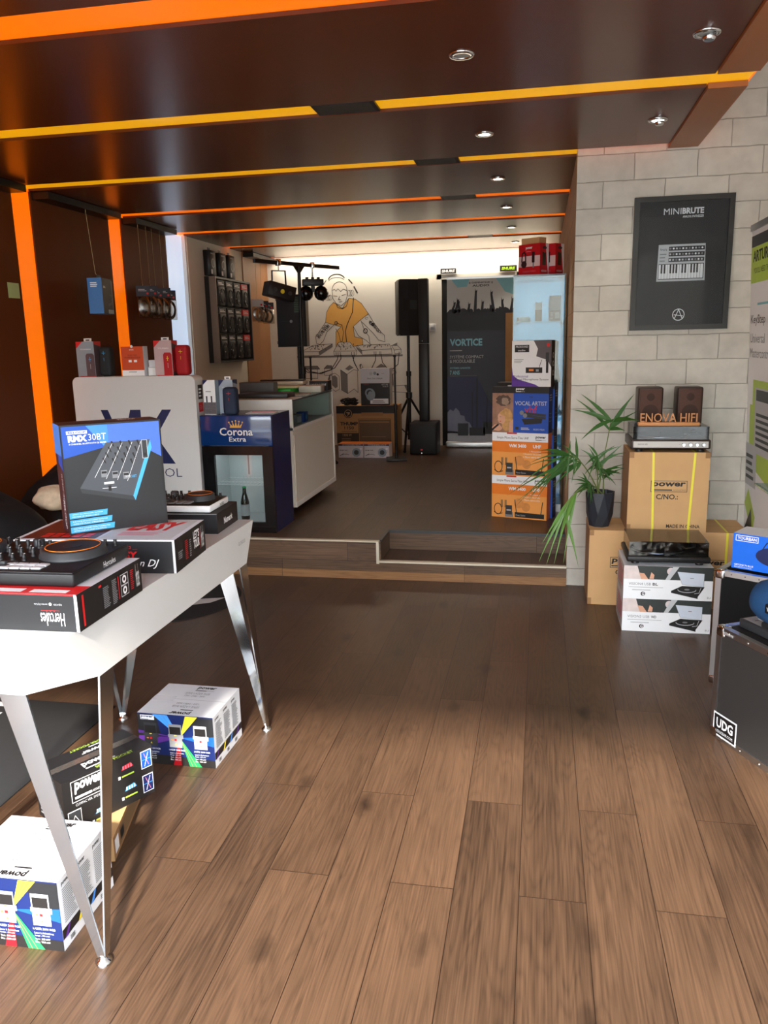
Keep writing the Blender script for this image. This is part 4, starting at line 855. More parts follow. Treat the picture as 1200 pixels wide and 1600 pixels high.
b = MB(); b.lathe([(0.004, -0.006), (0.040, -0.002), (0.066, 0.015), (0.082, 0.050), (0.088, 0.10), (0.088, 0.22), (0.082, 0.28), (0.066, 0.31), (0.03, 0.325)], bm_, 36, (0, 0, 0), 'X'); b.build('barrel', t)
b = MB(); b.rbox((0.11, -0.093, -0.020), (0.20, -0.080, 0.016), 0.004, black, 2); F = Face((0.11, -0.093, -0.02), (1, 0, 0), (0, 0, 1), 0.09, 0.036); b.text(F, 'YOURBAN', 0.1, 0.3, 0.9, 0.7, lgrey, 2, 0.02); b.build('badge', t)
b = MB(); b.rbox((0.06, -0.05, -0.098), (0.26, 0.05, -0.074), 0.008, rubber, 2); b.build('foot', t)
b = MB(); b.tube([(0.05, 0, 0.07), (0.06, 0, 0.13), (0.16, 0, 0.15), (0.26, 0, 0.13), (0.27, 0, 0.07)], 0.008, red, 8); b.build('handle', t)
b, f = carton(0.32, 0.16, 0.163, blue, top=wcard, front=mat('bright_blue_print', (10, 104, 222), 0.4, noise=0.05), left=blue); F = f['front']
b.stroke(F, [(0.04, 0.80), (0.34, 0.80), (0.34, 0.95), (0.04, 0.95)], 0.003, white, 2, True); b.text(F, 'YOURBAN', 0.06, 0.835, 0.32, 0.92, white, 2, 0.03)
b.disc(F, 0.62, 0.46, 0.30, navy, 2, 28, ry=0.28); b.stroke(F, [(0.40, 0.62), (0.46, 0.84), (0.62, 0.90), (0.80, 0.84), (0.84, 0.62)], 0.004, ink, 2); b.rect(F, 0.55, 0.42, 0.68, 0.50, white, 3)
b.text(F, 'GETONE 70 BLUE', 0.04, 0.09, 0.30, 0.14, white, 2, 0.02); b.text(F, 'ENCEINTE NOMADE', 0.04, 0.03, 0.28, 0.07, white, 2)
tag(b.build('speaker_box', None, (0.875, 3.745, 0.5575), R(-33)), 'bright blue speaker carton with white lid on the ball-cornered case', 'box')
t = thing('glass_display', 'clear glass shelf on steel post at right edge before the banner', 'shelf', (1.06, 3.95, 0.0))
gm = glass('green_edge_glass', (214, 236, 228), 0.02, 0.06); b = MB(); b.box((0, 0, 0.862), (0.75, 0.25, 0.870), gm); b.build('shelf', t)
b = MB(); b.cyl((0.66, 0.12, 0.0), (0.66, 0.12, 1.5), 0.018, chrome, seg=14); b.cyl((0.66, 0.12, 0.0), (0.66, 0.12, 0.015), 0.12, chrome, seg=24); b.build('post', t)
b = MB(); b.rbox((0.05, 0.03, 0.0), (0.11, 0.10, 0.06), 0.008, black, 2); tag(b.build('small_gadget', None, (1.14, 3.98, 0.8705)), 'small black gadget on the glass shelf at right edge', 'gadget')

# ================================================================== raised back room, left
def rounded_rect(w, h, r, n=6):
    P = []
    for cx, cy, a0 in ((w-r, r, -90), (w-r, h-r, 0), (r, h-r, 90), (r, r, 180)):
        P += [(cx+r*math.cos(R(a0+90*i/n)), cy+r*math.sin(R(a0+90*i/n))) for i in range(n+1)]
    return P
t = thing('white_cabinet', 'tall white cabinet with rounded corners and big navy logo beside the bottle fridge', 'cabinet', (-3.335, 5.335, HZ+0.0005))
w, d, h = 0.948, 0.145, 1.131; b = MB(); b.prism(rounded_rect(w, h, 0.045), 0, d, wlaq, lambda x, y, z: (x, d-z, y))
F = Face((0, 0, 0), (1, 0, 0), (0, 0, 1), w, h)
b.build('body', t)
b = MB(); nv = mat('navy_vinyl', (26, 34, 78), 0.4, noise=0.04)
b.poly(F, [(0.215, 0.79), (0.275, 0.79), (0.46, 0.40), (0.40, 0.40)], nv, 2); b.poly(F, [(0.46, 0.79), (0.545, 0.79), (0.545, 0.70), (0.38, 0.40), (0.32, 0.40)], nv, 2); b.poly(F, [(0.72, 0.79), (0.795, 0.79), (0.66, 0.62), (0.80, 0.445), (0.70, 0.445), (0.57, 0.62)], nv, 2); b.poly(F, [(0.545, 0.70), (0.545, 0.445), (0.50, 0.445), (0.50, 0.62)], nv, 2)
b.text(F, 'SCHOOL', 0.40, 0.36, 0.845, 0.415, nv, 2, -0.01); b.build('vinyl_logo', t)
Fr = Face((w, 0, 0), (0, 1, 0), (0, 0, 1), d, h)
for v0, v1, c, sh in ((0.85, 0.94, ink, 0), (0.77, 0.83, red, 0), (0.64, 0.75, dred, 1)):
    b = MB()
    if sh: b.disc(Fr, 0.55, (v0+v1)/2, 0.34, c, 2, ry=(v1-v0)/2); b.text(Fr, 'MUSIC', 0.3, 0.68, 0.8, 0.71, white, 3)
    else: b.rect(Fr, 0.28, v0, 0.78, v1, c, 2); b.lines(Fr, 0.36, v0+0.015, 0.7, v1-0.012, 3, white if c is ink else pink, 3)
    b.build('sticker', t)

# cartons and speakers on the white cabinet
ZC = HZ+0.0005+h+0.001
def retail_box(label, loc, w, d, h, base_c, photo, accent, rz=0.0, tab=True, side=None):
    b, f = carton(w, d, h, base_c, right=side or base_c); F = f['front']
    b.poly(F, [(0, 1), (0.38, 1), (0, 0.80)], accent); b.text(F, 'YOURBAN', 0.22, 0.76, 0.82, 0.80, white, 2)
    b.poly(F, [(0.50+0.46*math.cos(R(a))*(1 if False else 0), 0) for a in ()] or [(0.50, 0.0), (0.98, 0.0), (0.98, 0.60), (0.90, 0.66), (0.58, 0.66), (0.50, 0.60)], photo, 2)
    b.rect(F, 0.72, 0.42, 0.75, 0.56, cyan if photo is not dred else yellow, 3); b.rect(F, 0.66, 0.485, 0.81, 0.50, cyan if photo is not dred else yellow, 3); b.rect(F, 0.73, 0.22, 0.75, 0.36, lgrey, 3); b.rect(F, 0.1, 0.0, 1, 0.02, accent, 4)
    F = f['right']; b.poly(F, [(0, 1), (1, 1), (1, 0.85), (0, 0.93)], accent, 1); b.rect(F, 0.1, 0.1, 0.9, 0.75, photo, 1)
    o = tag(b.build('retail_box', None, loc, rz), label, 'box')
    if tab:
        b = MB(); b.box((w*0.28, d*0.5-0.001, h), (w*0.72, d*0.5+0.001, h+0.022), white); b.rect(Face((w*0.28, d*0.5-0.0012, h), (1, 0, 0), (0, 0, 1), w*0.44, 0.022), 0.25, 0.3, 0.75, 0.65, ink, 1); b.build('hang_tab', o)
    return o
steel_blue = mat('grey_blue_print', (140, 152, 162), 0.45, noise=0.05); mauve = mat('mauve_print', (92, 74, 78), 0.45, noise=0.08)
retail_box('grey-blue speaker carton with hang tab at left end of white cabinet top', (-3.292, 5.355, ZC), 0.140, 0.095, 0.250, steel_blue, mauve, red, 0, True, mauve)
retail_box('pink-grey speaker carton left of the red speaker on white cabinet', (-2.688, 5.355, ZC), 0.135, 0.095, 0.245, mat('pink_grey_print', (190, 164, 166), 0.45, noise=0.05), dred, red, 0, True, mauve)
def pill_speaker(label, loc, w, d, h, m, mk):
    t = thing('portable_speaker', label, 'speaker', loc); b = MB(); b.rbox((0, 0, 0), (w, d, h), min(w, d)*0.30, m, 5); b.build('body', t)
    b = MB(); F = Face((0, 0, 0), (1, 0, 0), (0, 0, 1), w, h); b.rect(F, 0.36, 0.775, 0.66, 0.79, mk, 2); b.rect(F, 0.495, 0.72, 0.525, 0.845, mk, 2); b.rect(F, 0.50, 0.52, 0.525, 0.63, mk, 2); b.build('button_marks', t)
pill_speaker('charcoal portable speaker with blue plus mark on white cabinet', (-3.135, 5.37, ZC), 0.092, 0.085, 0.212, mat('charcoal_mesh', (34, 38, 42), 0.75, noise=0.3, nscale=200), cyan)
pill_speaker('red portable speaker with yellow plus mark at right end of white cabinet', (-2.545, 5.37, ZC), 0.098, 0.085, 0.212, mat('red_mesh', (164, 18, 28), 0.7, noise=0.3, nscale=200), yellow)
b, f = carton(0.170, 0.07, 0.208, wcard, front=mat('burnt_orange_print', (200, 76, 38), 0.45, noise=0.06)); F = f['front']
b.rect(F, 0, 0, 1, 0.20, white); b.text(F, 'MUSIC TEST', 0.3, 0.68, 0.72, 0.73, ink, 2); b.text(F, 'VOTRE BOUTIQUE', 0.14, 0.595, 0.86, 0.65, ink, 2); b.rect(F, 0.32, 0.47, 0.46, 0.55, white, 2); b.rect(F, 0.56, 0.47, 0.70, 0.55, white, 2); b.text(F, 'enova', 0.38, 0.87, 0.58, 0.91, white, 2); b.lines(F, 0.3, 0.13, 0.68, 0.18, 1, grey, 2); b.disc(F, 0.5, 1.0, 0.06, wcard, 3, 12)
tag(b.build('leaflet_box', None, (-2.945, 5.36, ZC)), 'orange and white leaflet box in middle of white cabinet top', 'box')
b = MB(); b.box((0, 0, 0), (0.062, 0.06, 0.055), white); b.box((-0.003, -0.003, 0.055), (0.065, 0.063, 0.062), lgrey); b.box((0.005, 0.005, 0.062), (0.06, 0.055, 0.11), wcard)
tag(b.build('paper_box', None, (-2.765, 5.40, ZC)), 'small white card box between orange and pink cartons', 'box')

# bottle fridge
t = thing('bottle_fridge', 'navy glass-door bottle fridge with white lettering and crown on its header', 'fridge', (-2.375, 5.353, HZ+0.0005))
w, d, h = 0.528, 0.43, 0.848; fb = mat('fridge_navy', (16, 26, 78), 0.22, noise=0.05, nscale=4); fi = mat('fridge_liner', (206, 210, 210), 0.4, noise=0.03)
b = MB(); e = 0.035
b.box((0, 0.03, 0.0), (e, d, h), fb); b.box((w-e, 0.03, 0), (w, d, h), fb); b.box((e, 0.03, 0), (w-e, d, 0.06), blackm); b.box((e, 0.03, 0.63), (w-e, d, h), fb); b.box((e, d-0.03, 0.06), (w-e, d, 0.63), fi)
b.box((e, 0.06, 0.06), (e+0.004, d-0.03, 0.63), fi); b.box((w-e-0.004, 0.06, 0.06), (w-e, d-0.03, 0.63), fi); b.box((e, 0.06, 0.626), (w-e, d-0.03, 0.630), fi); b.box((e, 0.06, 0.06), (w-e, d-0.03, 0.064), fi)
b.build('body', t)
b = MB(); b.rbox((-0.003, 0, 0.632), (w+0.003, 0.03, h), 0.004, mat('header_navy', (14, 48, 104), 0.14, noise=0.04, coat=0.4), 2); F = Face((0, 0, 0.632), (1, 0, 0), (0, 0, 1), w, h-0.632); cw = mat('off_white_print', (214, 216, 214), 0.4); gold = mat('gold_print', (206, 160, 60), 0.4)
b.text(F, 'Corona', 0.27, 0.34, 0.74, 0.60, cw, 2, 0.015); b.text(F, 'Extra', 0.40, 0.14, 0.64, 0.30, cw, 2, 0.01)
b.rect(F, 0.42, 0.60, 0.58, 0.645, gold, 2)
for i in range(5): x = 0.405+i*0.0475; b.poly(F, [(0.43+i*0.031, 0.645), (0.46+i*0.031, 0.645), (x+0.008, 0.76+0.05*(1-abs(i-2)/2))], gold, 2); b.disc(F, x+0.006, 0.775+0.05*(1-abs(i-2)/2), 0.011, gold, 3, 10)
b.build('header_panel', t)
b = MB(); y0, y1 = 0.0, 0.03
for a, c in (((0, y0, 0.0), (0.088, y1, 0.628)), ((w-0.078, y0, 0.0), (w, y1, 0.628)), ((0.088, y0, 0.565), (w-0.078, y1, 0.628)), ((0.088, y0, 0.0), (w-0.078, y1, 0.075))): b.box(a, c, mat('gloss_black', (12, 12, 14), 0.15, noise=0.05))
dr = b.build('door', t)
b = MB(); b.box((0.088, 0.012, 0.075), (w-0.078, 0.018, 0.565), glass('door_glass', (226, 231, 231), 0.02, 0.02)); b.build('door_pane', dr)
for z in (0.34,):
    b = MB()
    for i in range(16): b.cyl((0.05+i*0.0285, 0.07, z), (0.05+i*0.0285, d-0.04, z), 0.002, white, seg=5)
    for y in (0.072, 0.2, 0.38): b.cyl((0.042, y, z-0.003), (w-0.042, y, z-0.003), 0.003, white, seg=5)
    b.build('wire_shelf', t)
b = MB(); b.box((0.19, d-0.034, 0.36), (0.20, d-0.029, 0.56), grey); b.box((0.20, d-0.034, 0.54), (0.40, d-0.029, 0.55), lgrey); b.rbox((0.30, d-0.05, 0.10), (0.46, d-0.03, 0.30), 0.01, fi, 2); b.build('evaporator_panel', t)
lamp('fridge_lamp', 'AREA', (-2.11, 5.45, HZ+0.615), 0.4, (0.95, 0.98, 1.0), shape='RECTANGLE', size=0.3, size_y=0.03, aim=(0, 0.4, -1))
t = thing('beer_bottle', 'single green-capped dark beer bottle standing inside the fridge', 'bottle', (-2.13, 5.50, HZ+0.0655))
bg = mat('dark_bottle_glass', (44, 38, 28), 0.1, coat=0.5, noise=0.1); b = MB(); b.lathe([(0.030, 0), (0.032, 0.01), (0.032, 0.13), (0.024, 0.165), (0.014, 0.20), (0.013, 0.235)], bg, 20); b.build('body', t)
b = MB(); b.lathe([(0.0145, 0.235), (0.0145, 0.244), (0.010, 0.247)], green, 16); b.build('cap', t)
b = MB(); b.lathe([(0.0326, 0.03), (0.0326, 0.115)], lgrey, 20); b.build('paper_label', t)
ZF = HZ+0.0005+h+0.001
b, f = carton(0.095, 0.10, 0.245, white, right=steel_blue); F = f['front']; b.poly(F, [(0, 1), (0.4, 1), (0, 0.86)], navy); b.lines(F, 0.2, 0.66, 0.8, 0.70, 1, grey); b.rect(F, 0.2, 0.36, 0.32, 0.54, dgrey, 2); b.rect(F, 0.6, 0.36, 0.72, 0.54, dgrey, 2); b.rect(F, 0, 0.02, 1, 0.36, mat('city_photo', (96, 92, 96), 0.5, noise=0.5, nscale=60), 1)
tag(b.build('retail_box', None, (-2.365, 5.42, ZF), R(-6)), 'white speaker carton with photo print at left end of fridge top', 'box')
retail_box('grey speaker carton behind navy portable speaker on fridge top', (-2.262, 5.46, ZF), 0.105, 0.09, 0.243, mat('pale_blue_grey_print', (158, 170, 184), 0.45, noise=0.05), mat('slate_print', (44, 54, 72), 0.45, noise=0.08), navy, 0, True)
pill_speaker('navy portable speaker with red plus mark on fridge top', (-2.205, 5.365, ZF), 0.100, 0.085, 0.195, mat('navy_mesh', (32, 44, 66), 0.75, noise=0.3, nscale=200), red)
b = MB(); b.box((0, 0, 0), (0.21, 0.15, 0.003), white); b.box((0.02, 0.10, 0.003), (0.19, 0.13, 0.006), pink)
tag(b.build('paper_sheet', None, (-2.08, 5.48, ZF), R(4)), 'white paper sheets lying flat on fridge top', 'paper')

# white shop counter with glass showcase
t = thing('shop_counter', 'white shop counter with glass showcase top behind the bottle fridge', 'counter', (-2.46, 5.90, HZ+0.0005))
w, d = 0.60, 1.245; cg = mat('counter_white', (226, 218, 206), 0.4, noise=0.02); alw = mat('white_profile', (236, 234, 228), 0.35, noise=0.02)
b = MB(); b.box((0.05, 0.03, 0.0), (w-0.12, d-0.05, 0.075), blackm); b.box((0, 0, 0.075), (w-0.004, d, 0.68), cg); b.build('base_cabinet', t)
b = MB(); b.box((w-0.004, 0.02, 0.10), (w, d-0.02, 0.64), cg); b.box((w-0.004, 0, 0.075), (w+0.006, d, 0.115), alw); b.box((w-0.004, d-0.03, 0.115), (w+0.006, d, 0.92), alw); b.build('front_panel', t)
b = MB(); b.box((0.0, 0.0, 0.68), (w, 0.018, 0.918), alw); b.box((0, 0.018, 0.68), (0.018, d-0.018, 0.918), alw); b.box((0, d-0.018, 0.68), (w-0.03, d, 0.918), alw); b.box((0.018, 0.018, 0.68), (w, d-0.018, 0.69), lgrey); b.box((w-0.03, 0.0, 0.68), (w+0.006, d-0.03, 0.70), alw); b.build('showcase_frame', t)
b = MB(); b.box((w-0.008, 0.018, 0.70), (w-0.002, d-0.03, 0.905), glass('showcase_glass', (222, 230, 228), 0.02, 0.0, 1.2)); b.build('showcase_pane', t)
b = MB(); b.box((-0.005, -0.005, 0.905), (w-0.01, 0.30, 0.918), alw); b.box((0.0, 0.30, 0.908), (w-0.002, d-0.002, 0.918), MATS['showcase_glass']); b.box((w-0.02, 0.02, 0.904), (w+0.004, d-0.03, 0.910), dgrey); b.build('counter_top', t)
ZK = HZ+0.0005+0.919; ZS = HZ+0.0005+0.691
b = MB(); b.rbox((0, 0, 0), (0.07, 0.11, 0.085), 0.004, blue, 1); F = Face((0.07, 0, 0), (0, 1, 0), (0, 0, 1), 0.11, 0.085); b.disc(F, 0.5, 0.5, 0.2, cyan, 2); tag(b.build('small_box', None, (-1.99, 6.42, ZS)), 'small bright blue box inside the counter showcase', 'box')
b = MB(); b.box((0, 0, 0), (0.08, 0.14, 0.08), grey); b.rect(Face((0.08, 0, 0), (0, 1, 0), (0, 0, 1), 0.14, 0.08), 0.1, 0.2, 0.9, 0.8, lgrey, 1); tag(b.build('small_box', None, (-2.0, 6.20, ZS)), 'small grey box inside the showcase left of the blue box', 'box')
b = MB(); b.box((0, 0, 0), (0.10, 0.14, 0.10), steel_blue); b.rect(Face((0.1, 0, 0), (0, 1, 0), (0, 0, 1), 0.14, 0.1), 0.1, 0.2, 0.9, 0.8, grey, 1); tag(b.build('small_box', None, (-2.09, 6.00, ZS)), 'small slate box at near end of the showcase', 'box')
def flat(name, label, cat, loc, dims, m, rz=0.0, top=None, r=0.002):
    b = MB(); b.rbox((0, 0, 0), dims, min(r, dims[2]*0.4), m, 1)
    if top: b.rect(Face((0, 0, dims[2]), (1, 0, 0), (0, 1, 0), dims[0], dims[1]), 0.05, 0.05, 0.95, 0.95, top, 1)
    return tag(b.build(name, None, loc, rz), label, cat)
flat('document_case', 'dark grey slim case lying across front of counter top', 'case', (-2.34, 6.02, ZK), (0.40, 0.26, 0.036), dgrey, R(4))
paper = mat('magazine_paper', (196, 192, 180), 0.6, noise=0.2, nscale=12)
for i, (lab, m_, tp, lo, rz_) in enumerate((('pale magazine lying on the glass counter top beside the dark case', paper, steel_blue, (-2.07, 6.32, ZK), 8), ('olive covered leaflet on the counter top near its glass edge', paper, mat('olive_print', (108, 110, 60), 0.5, noise=0.3), (-2.16, 6.54, ZK), -20))):
    flat('magazine', lab, 'magazine', lo, (0.21, 0.15, 0.007), m_, R(rz_), tp)
flat('ring_binder', 'bright green ring binder lying on the cluttered counter', 'binder', (-2.42, 6.60, ZK+0.0), (0.34, 0.26, 0.042), mat('binder_green', (30, 168, 52), 0.4, noise=0.05), R(-4))
flat('paper_stack', 'loose stack of white papers beside the green binder', 'paper', (-2.05, 6.72, ZK), (0.19, 0.22, 0.055), paper, R(6))
flat('sketch_pad', 'cream pad lying on top of the green binder', 'pad', (-2.34, 6.64, ZK+0.043), (0.30, 0.20, 0.018), mat('cream_pad', (214, 192, 150), 0.6, noise=0.1), R(3), paper)
b = MB(); b.rbox((0, 0, 0), (0.30, 0.11, 0.11), 0.006, mat('terminal_grey', (82, 80, 80), 0.5, noise=0.1), 2); tag(b.build('receipt_printer', None, (-2.455, 6.36, ZK)), 'grey receipt printer at left side of the counter top', 'printer')
t = thing('keyboard', 'long pale keyboard with black keys at far left of counter', 'keyboard', (-2.48, 6.90, ZK+0.06), R(0))
b = MB(); b.rbox((0, 0, 0), (0.42, 0.14, 0.03), 0.004, mat('cream_plastic', (200, 190, 168), 0.5, noise=0.05), 1); b.box((0.02, 0.02, -0.06), (0.06, 0.12, 0.0), blackm); b.box((0.36, 0.02, -0.06), (0.40, 0.12, 0.0), blackm); b.build('body', t)
b = MB(); b.rbox((0.01, 0.02, 0.0305), (0.41, 0.12, 0.043), 0.002, black, 1); b.build('key_bed', t)
b, f = carton(0.17, 0.13, 0.085, ink, top=mat('peach_print', (206, 164, 118), 0.5), front=ink); F = f['front']; b.text(F, 'LIGHT BAR TEXT', 0.08, 0.50, 0.92, 0.70, white, 2, 0.02); b.lines(F, 0.2, 0.2, 0.8, 0.3, 1, grey)
tag(b.build('carton', None, (-2.03, 6.985, ZK), R(0)), 'black carton with peach lid at far end of the counter', 'box')

# hanging stock on the left wall
wire = mat('thin_wire', (196, 178, 130), 0.4, 0.6)
poly_m = glass('clear_poly_bag', (232, 228, 220), 0.14, 0.10)
copper = mat('cable_copper_tone', (96, 68, 46), 0.5, noise=0.4, nscale=60)
def cable_bag(label, x, y, z1, hh, ww, head, coil, group, top_z):
    t = thing('cable_bag', label, 'cable', (x, y, z1-hh), R(-52), group)
    b = MB(); b.box((0, -ww/2, hh*0.66), (0.004, ww/2, hh), head); F = Face((0, ww/2, hh*0.66), (0, -1, 0), (0, 0, 1), ww, hh*0.34); F2 = Face((0.004, -ww/2, hh*0.66), (0, 1, 0), (0, 0, 1), ww, hh*0.34)
    b.lines(F2, 0.15, 0.5, 0.75, 0.75, 2, lgrey); b.disc(F2, 0.8, 0.3, 0.08, red, 2); b.build('header_card', t)
    b = MB()
    for q in range(3): b.tube([(0.010+0.008*math.sin(a*1.7+q), ww*0.40*math.cos(a)*(1-0.12*q), hh*0.34+hh*0.30*math.sin(a)*(1-0.1*q)) for a in [i*math.pi/8 for i in range(16)]], 0.005, coil, 6, True)
    b.build('cable_coil', t)
    b = MB(); b.rbox((-0.006, -ww*0.49, 0.0), (0.028, ww*0.49, hh*0.68), 0.006, poly_m, 1); b.build('clear_bag', t)
    b = MB(); b.tube([(0.002, 0, hh-0.01), (0.002, 0, hh+0.012), (-0.01, 0, hh+0.02), (-0.01, 0, top_z-z1+hh)], 0.0016, wire, 5); b.build('hanging_wire', t)
    return t
G1 = 'bagged cables hanging in front of the brown wall board'
for i, (lab, y, dz, c) in enumerate((('bagged cable nearest the orange wall strip, first of five on the brown board', 6.66, 0, copper), ('second bagged cable from the orange wall strip on the brown board', 6.78, 0.006, black), ('third bagged cable, middle of five hanging on the brown board', 6.91, -0.004, copper), ('fourth bagged cable from the orange strip on the brown board', 7.04, 0.004, black), ('bagged cable nearest the slot window, last of five on brown board', 7.17, -0.010, black))):
    cable_bag(lab, -3.40+0.012*(i % 2), y, 2.118+dz, 0.27, 0.118, mat('slate_header', (48, 52, 66), 0.5, noise=0.1), c, G1, HC-0.048)
G2 = 'bagged cables hanging beside the packed display board'
for i, (lab, y, c, hd) in enumerate((('bagged grey cable nearest the packed display board, beyond it', 9.50, grey, lgrey), ('middle bagged cable of three beyond the packed display board', 9.68, dgrey, MATS['slate_header']), ('bagged cable nearest the back wall beside the lighting stand', 9.88, dgrey, MATS['slate_header']))):
    cable_bag(lab, -3.37, y, 2.13-0.01*i, 0.26, 0.15, hd, c, G2, HC-0.05)
t = thing('hanging_box', 'blue and black retail box hanging on a wire against the brown wall board', 'box', (-3.37, 5.72, 1.855), R(10))
b, f = carton(0.11, 0.22, 0.262, mat('satin_blue_print', (62, 120, 186), 0.4, noise=0.06), right=ink); F = f['right']; b.rect(F, 0.45, 0.0, 1, 0.12, steel_blue); b.text(F, 'XA', 0.1, 0.72, 0.3, 0.78, white, 2); b.stroke(F, [(0.7, 0.55), (0.9, 0.5), (0.8, 0.3), (0.5, 0.25)], 0.02, dgrey, 2); b.rect(F, 0.88, 0.12, 1, 0.95, mauve, 2); F = f['front']; b.lines(F, 0.2, 0.75, 0.8, 0.9, 3, white); b.build('carton', t)
b = MB(); b.box((0.05, 0.07, 0.262), (0.053, 0.15, 0.29), black); b.build('hang_tab', t)
b = MB(); b.tube([(0.0515, 0.11, 0.283), (0.03, 0.11, 0.30), (0.0, 0.10, 0.78)], 0.0016, wire, 5); b.build('hanging_wire', t)

t = thing('display_board', 'deep black-framed pegboard packed with accessories on the cream wall', 'display', (XL, 8.24, 1.412))
w, d, h = 0.125, 1.05, 0.90; b = MB(); b.box((0.001, 0, 0), (w*0.42, d, h), black); b.box((w*0.42, 0, 0), (w, 0.02, h), mat('taupe_laminate', (128, 112, 98), 0.5, noise=0.05)); b.box((w*0.42, d-0.02, 0), (w, d, h), dgrey); b.box((w*0.42, 0.02, 0), (w, d-0.02, 0.02), dgrey); b.box((w*0.42, 0.02, h-0.02), (w, d-0.02, h), dgrey); b.build('frame', t)
b = MB()
for q in range(3):
    for i in range(4): b.cyl((w*0.42, 0.17+i*0.235, 0.30+q*0.285), (w+0.02, 0.17+i*0.235, 0.30+q*0.285), 0.003, chrome, seg=6)
b.build('hooks', t)
rows = ('bottom', 'middle', 'top'); cols = ('first', 'second', 'third', 'last')
for q in range(3):
    for i in range(4):
        lab = '%s of four accessory packs from the near edge, %s row of the black pegboard' % (cols[i].capitalize(), rows[q])
        p = thing('accessory_pack', lab, 'accessory', (XL+w*0.42+0.004, 8.24+0.17+i*0.235, 1.412+0.035+q*0.285), 0, 'accessory packs on the pegboard')
        hd = red if i == 3 else (ink, dgrey, ink)[(i+q) % 3]
        b = MB(); b.box((0.012, -0.095, 0.20), (0.060, 0.095, 0.262), hd); F = Face((0.060, -0.095, 0.20), (0, 1, 0), (0, 0, 1), 0.19, 0.062); b.lines(F, 0.1, 0.3, 0.9, 0.75, 2, white if i < 3 else lgrey); b.build('header_card', p)
        b = MB(); b.rbox((0.008, -0.09, 0.0), (0.066, 0.09, 0.20), 0.012, black, 2); F = Face((0.066, -0.09, 0), (0, 1, 0), (0, 0, 1), 0.18, 0.20)
        rd = random.Random(q*7+i)
        for k in range(7): x, y = rd.uniform(0.08, 0.7), rd.uniform(0.05, 0.85); b.rect(F, x, y, x+rd.uniform(0.05, 0.2), y+rd.uniform(0.03, 0.12), (grey, lgrey, dgrey, steel_blue)[k % 4], 1)
        b.build('blister', p)
        b = MB(); b.tube([(0.075, 0.06*math.cos(a), 0.10+0.075*math.sin(a)) for a in [k*math.pi/7 for k in range(14)]], 0.006, black if q else dgrey, 6, True); b.build('cable_loop', p)
for i, (lab, y) in enumerate((('black headphone pack nearest the viewer, above the black pegboard', 8.33), ('middle black headphone pack of three above the black pegboard', 8.62), ('black headphone pack nearest the back wall, above the pegboard', 8.88))):
    t = thing('headphone_pack', lab, 'accessory', (XL+0.002, y, 2.325), 0, 'headphone packs above the pegboard')
    b = MB(); b.rbox((0, -0.085, 0), (0.07, 0.085, 0.255), 0.004, black, 1); F = Face((0.07, -0.085, 0), (0, 1, 0), (0, 0, 1), 0.17, 0.255); b.ring(F, 0.55, 0.5, 0.28, 0.06, grey, 2); b.rect(F, 0.15, 0.06, 0.42, 0.24, lgrey, 2); b.rect(F, 0.2, 0.85, 0.8, 0.9, grey, 2); b.build('pack', t)
    b = MB(); b.box((0.03, -0.03, 0.255), (0.034, 0.03, 0.285), black); b.build('hang_tab', t)

# ================================================================== raised back room, far end
ZP = HZ+0.0005
# drawn mural on the back wall, coordinates in drawing units
def mu(u, v): return ((u*0.001265)/2.2, (1.50-(v*0.00119))/1.6)
F = Face((0, 0, 0), (1, 0, 0), (0, 0, 1), 2.2, 1.6)
mo = mat('mural_orange', (236, 178, 92), 0.75, noise=0.06, nscale=10); ml = mat('mural_line', (58, 54, 52), 0.75, noise=0.05); mg = mat('mural_hatch_grey', (128, 124, 120), 0.75, noise=0.35, nscale=160); mw = mat('mural_pale', (226, 220, 210), 0.75, noise=0.02)
P = lambda L_: [mu(*p) for p in L_]
b = MB(); b.rect(F, 0, 0, 1, 1, wwall, 0)
shirt = [(412, 330), (500, 395), (572, 292), (640, 305), (700, 350), (770, 460), (690, 520), (610, 590), (620, 700), (700, 720), (705, 785), (630, 800), (420, 800), (425, 640), (480, 590), (400, 565), (318, 540), (335, 430), (370, 370)]
b.add([F.p(*mu(*p)) for p in shirt], [tuple(range(len(shirt)))], mo); S = lambda L_, w=0.006, c=False, l=3: b.stroke(F, P(L_), w, ml, l, c)
S(shirt, 0.005, True)
arc = lambda cx, cy, rx, ry, a0, a1, n=18: [(cx+rx*math.cos(R(a0+(a1-a0)*i/n)), cy-ry*math.sin(R(a0+(a1-a0)*i/n))) for i in range(n+1)]
S(arc(477, 205, 78, 85, 0, 180)); S([(399, 205), (405, 290), (440, 345), (490, 368), (535, 330), (555, 270), (555, 205)]); S([(405, 205), (425, 195), (440, 215), (460, 190), (490, 220), (515, 195), (550, 210)])
S([(415, 262), (450, 268)]); S([(500, 262), (540, 250)]); S([(478, 270), (462, 300), (490, 308)]); S([(470, 328), (500, 322)])
S(arc(450, 100, 85, 60, 20, 170), 0.014); S(arc(450, 118, 85, 45, 25, 165), 0.006)
S([(575, 98), (610, 140)], 0.016); S([(628, 175), (662, 240)], 0.018); S([(340, 100), (312, 140)], 0.010); S([(300, 310), (322, 270)], 0.020)
for x in (345, 362, 378): S(arc(x, 280, 16, 28, 0, 360), 0.004)
for x in (575, 592, 610): S(arc(x, 240, 16, 32, 0, 360), 0.004)
S([(440, 345), (450, 385), (500, 400), (545, 375), (570, 295)]); S([(620, 290), (605, 440), (545, 570), (525, 640), (535, 750)], 0.010)
S([(318, 540), (260, 620), (210, 690), (215, 760), (250, 775), (290, 735), (330, 640), (415, 560)]); S([(425, 545), (490, 570), (505, 650), (490, 745), (470, 745), (455, 660), (425, 610)])
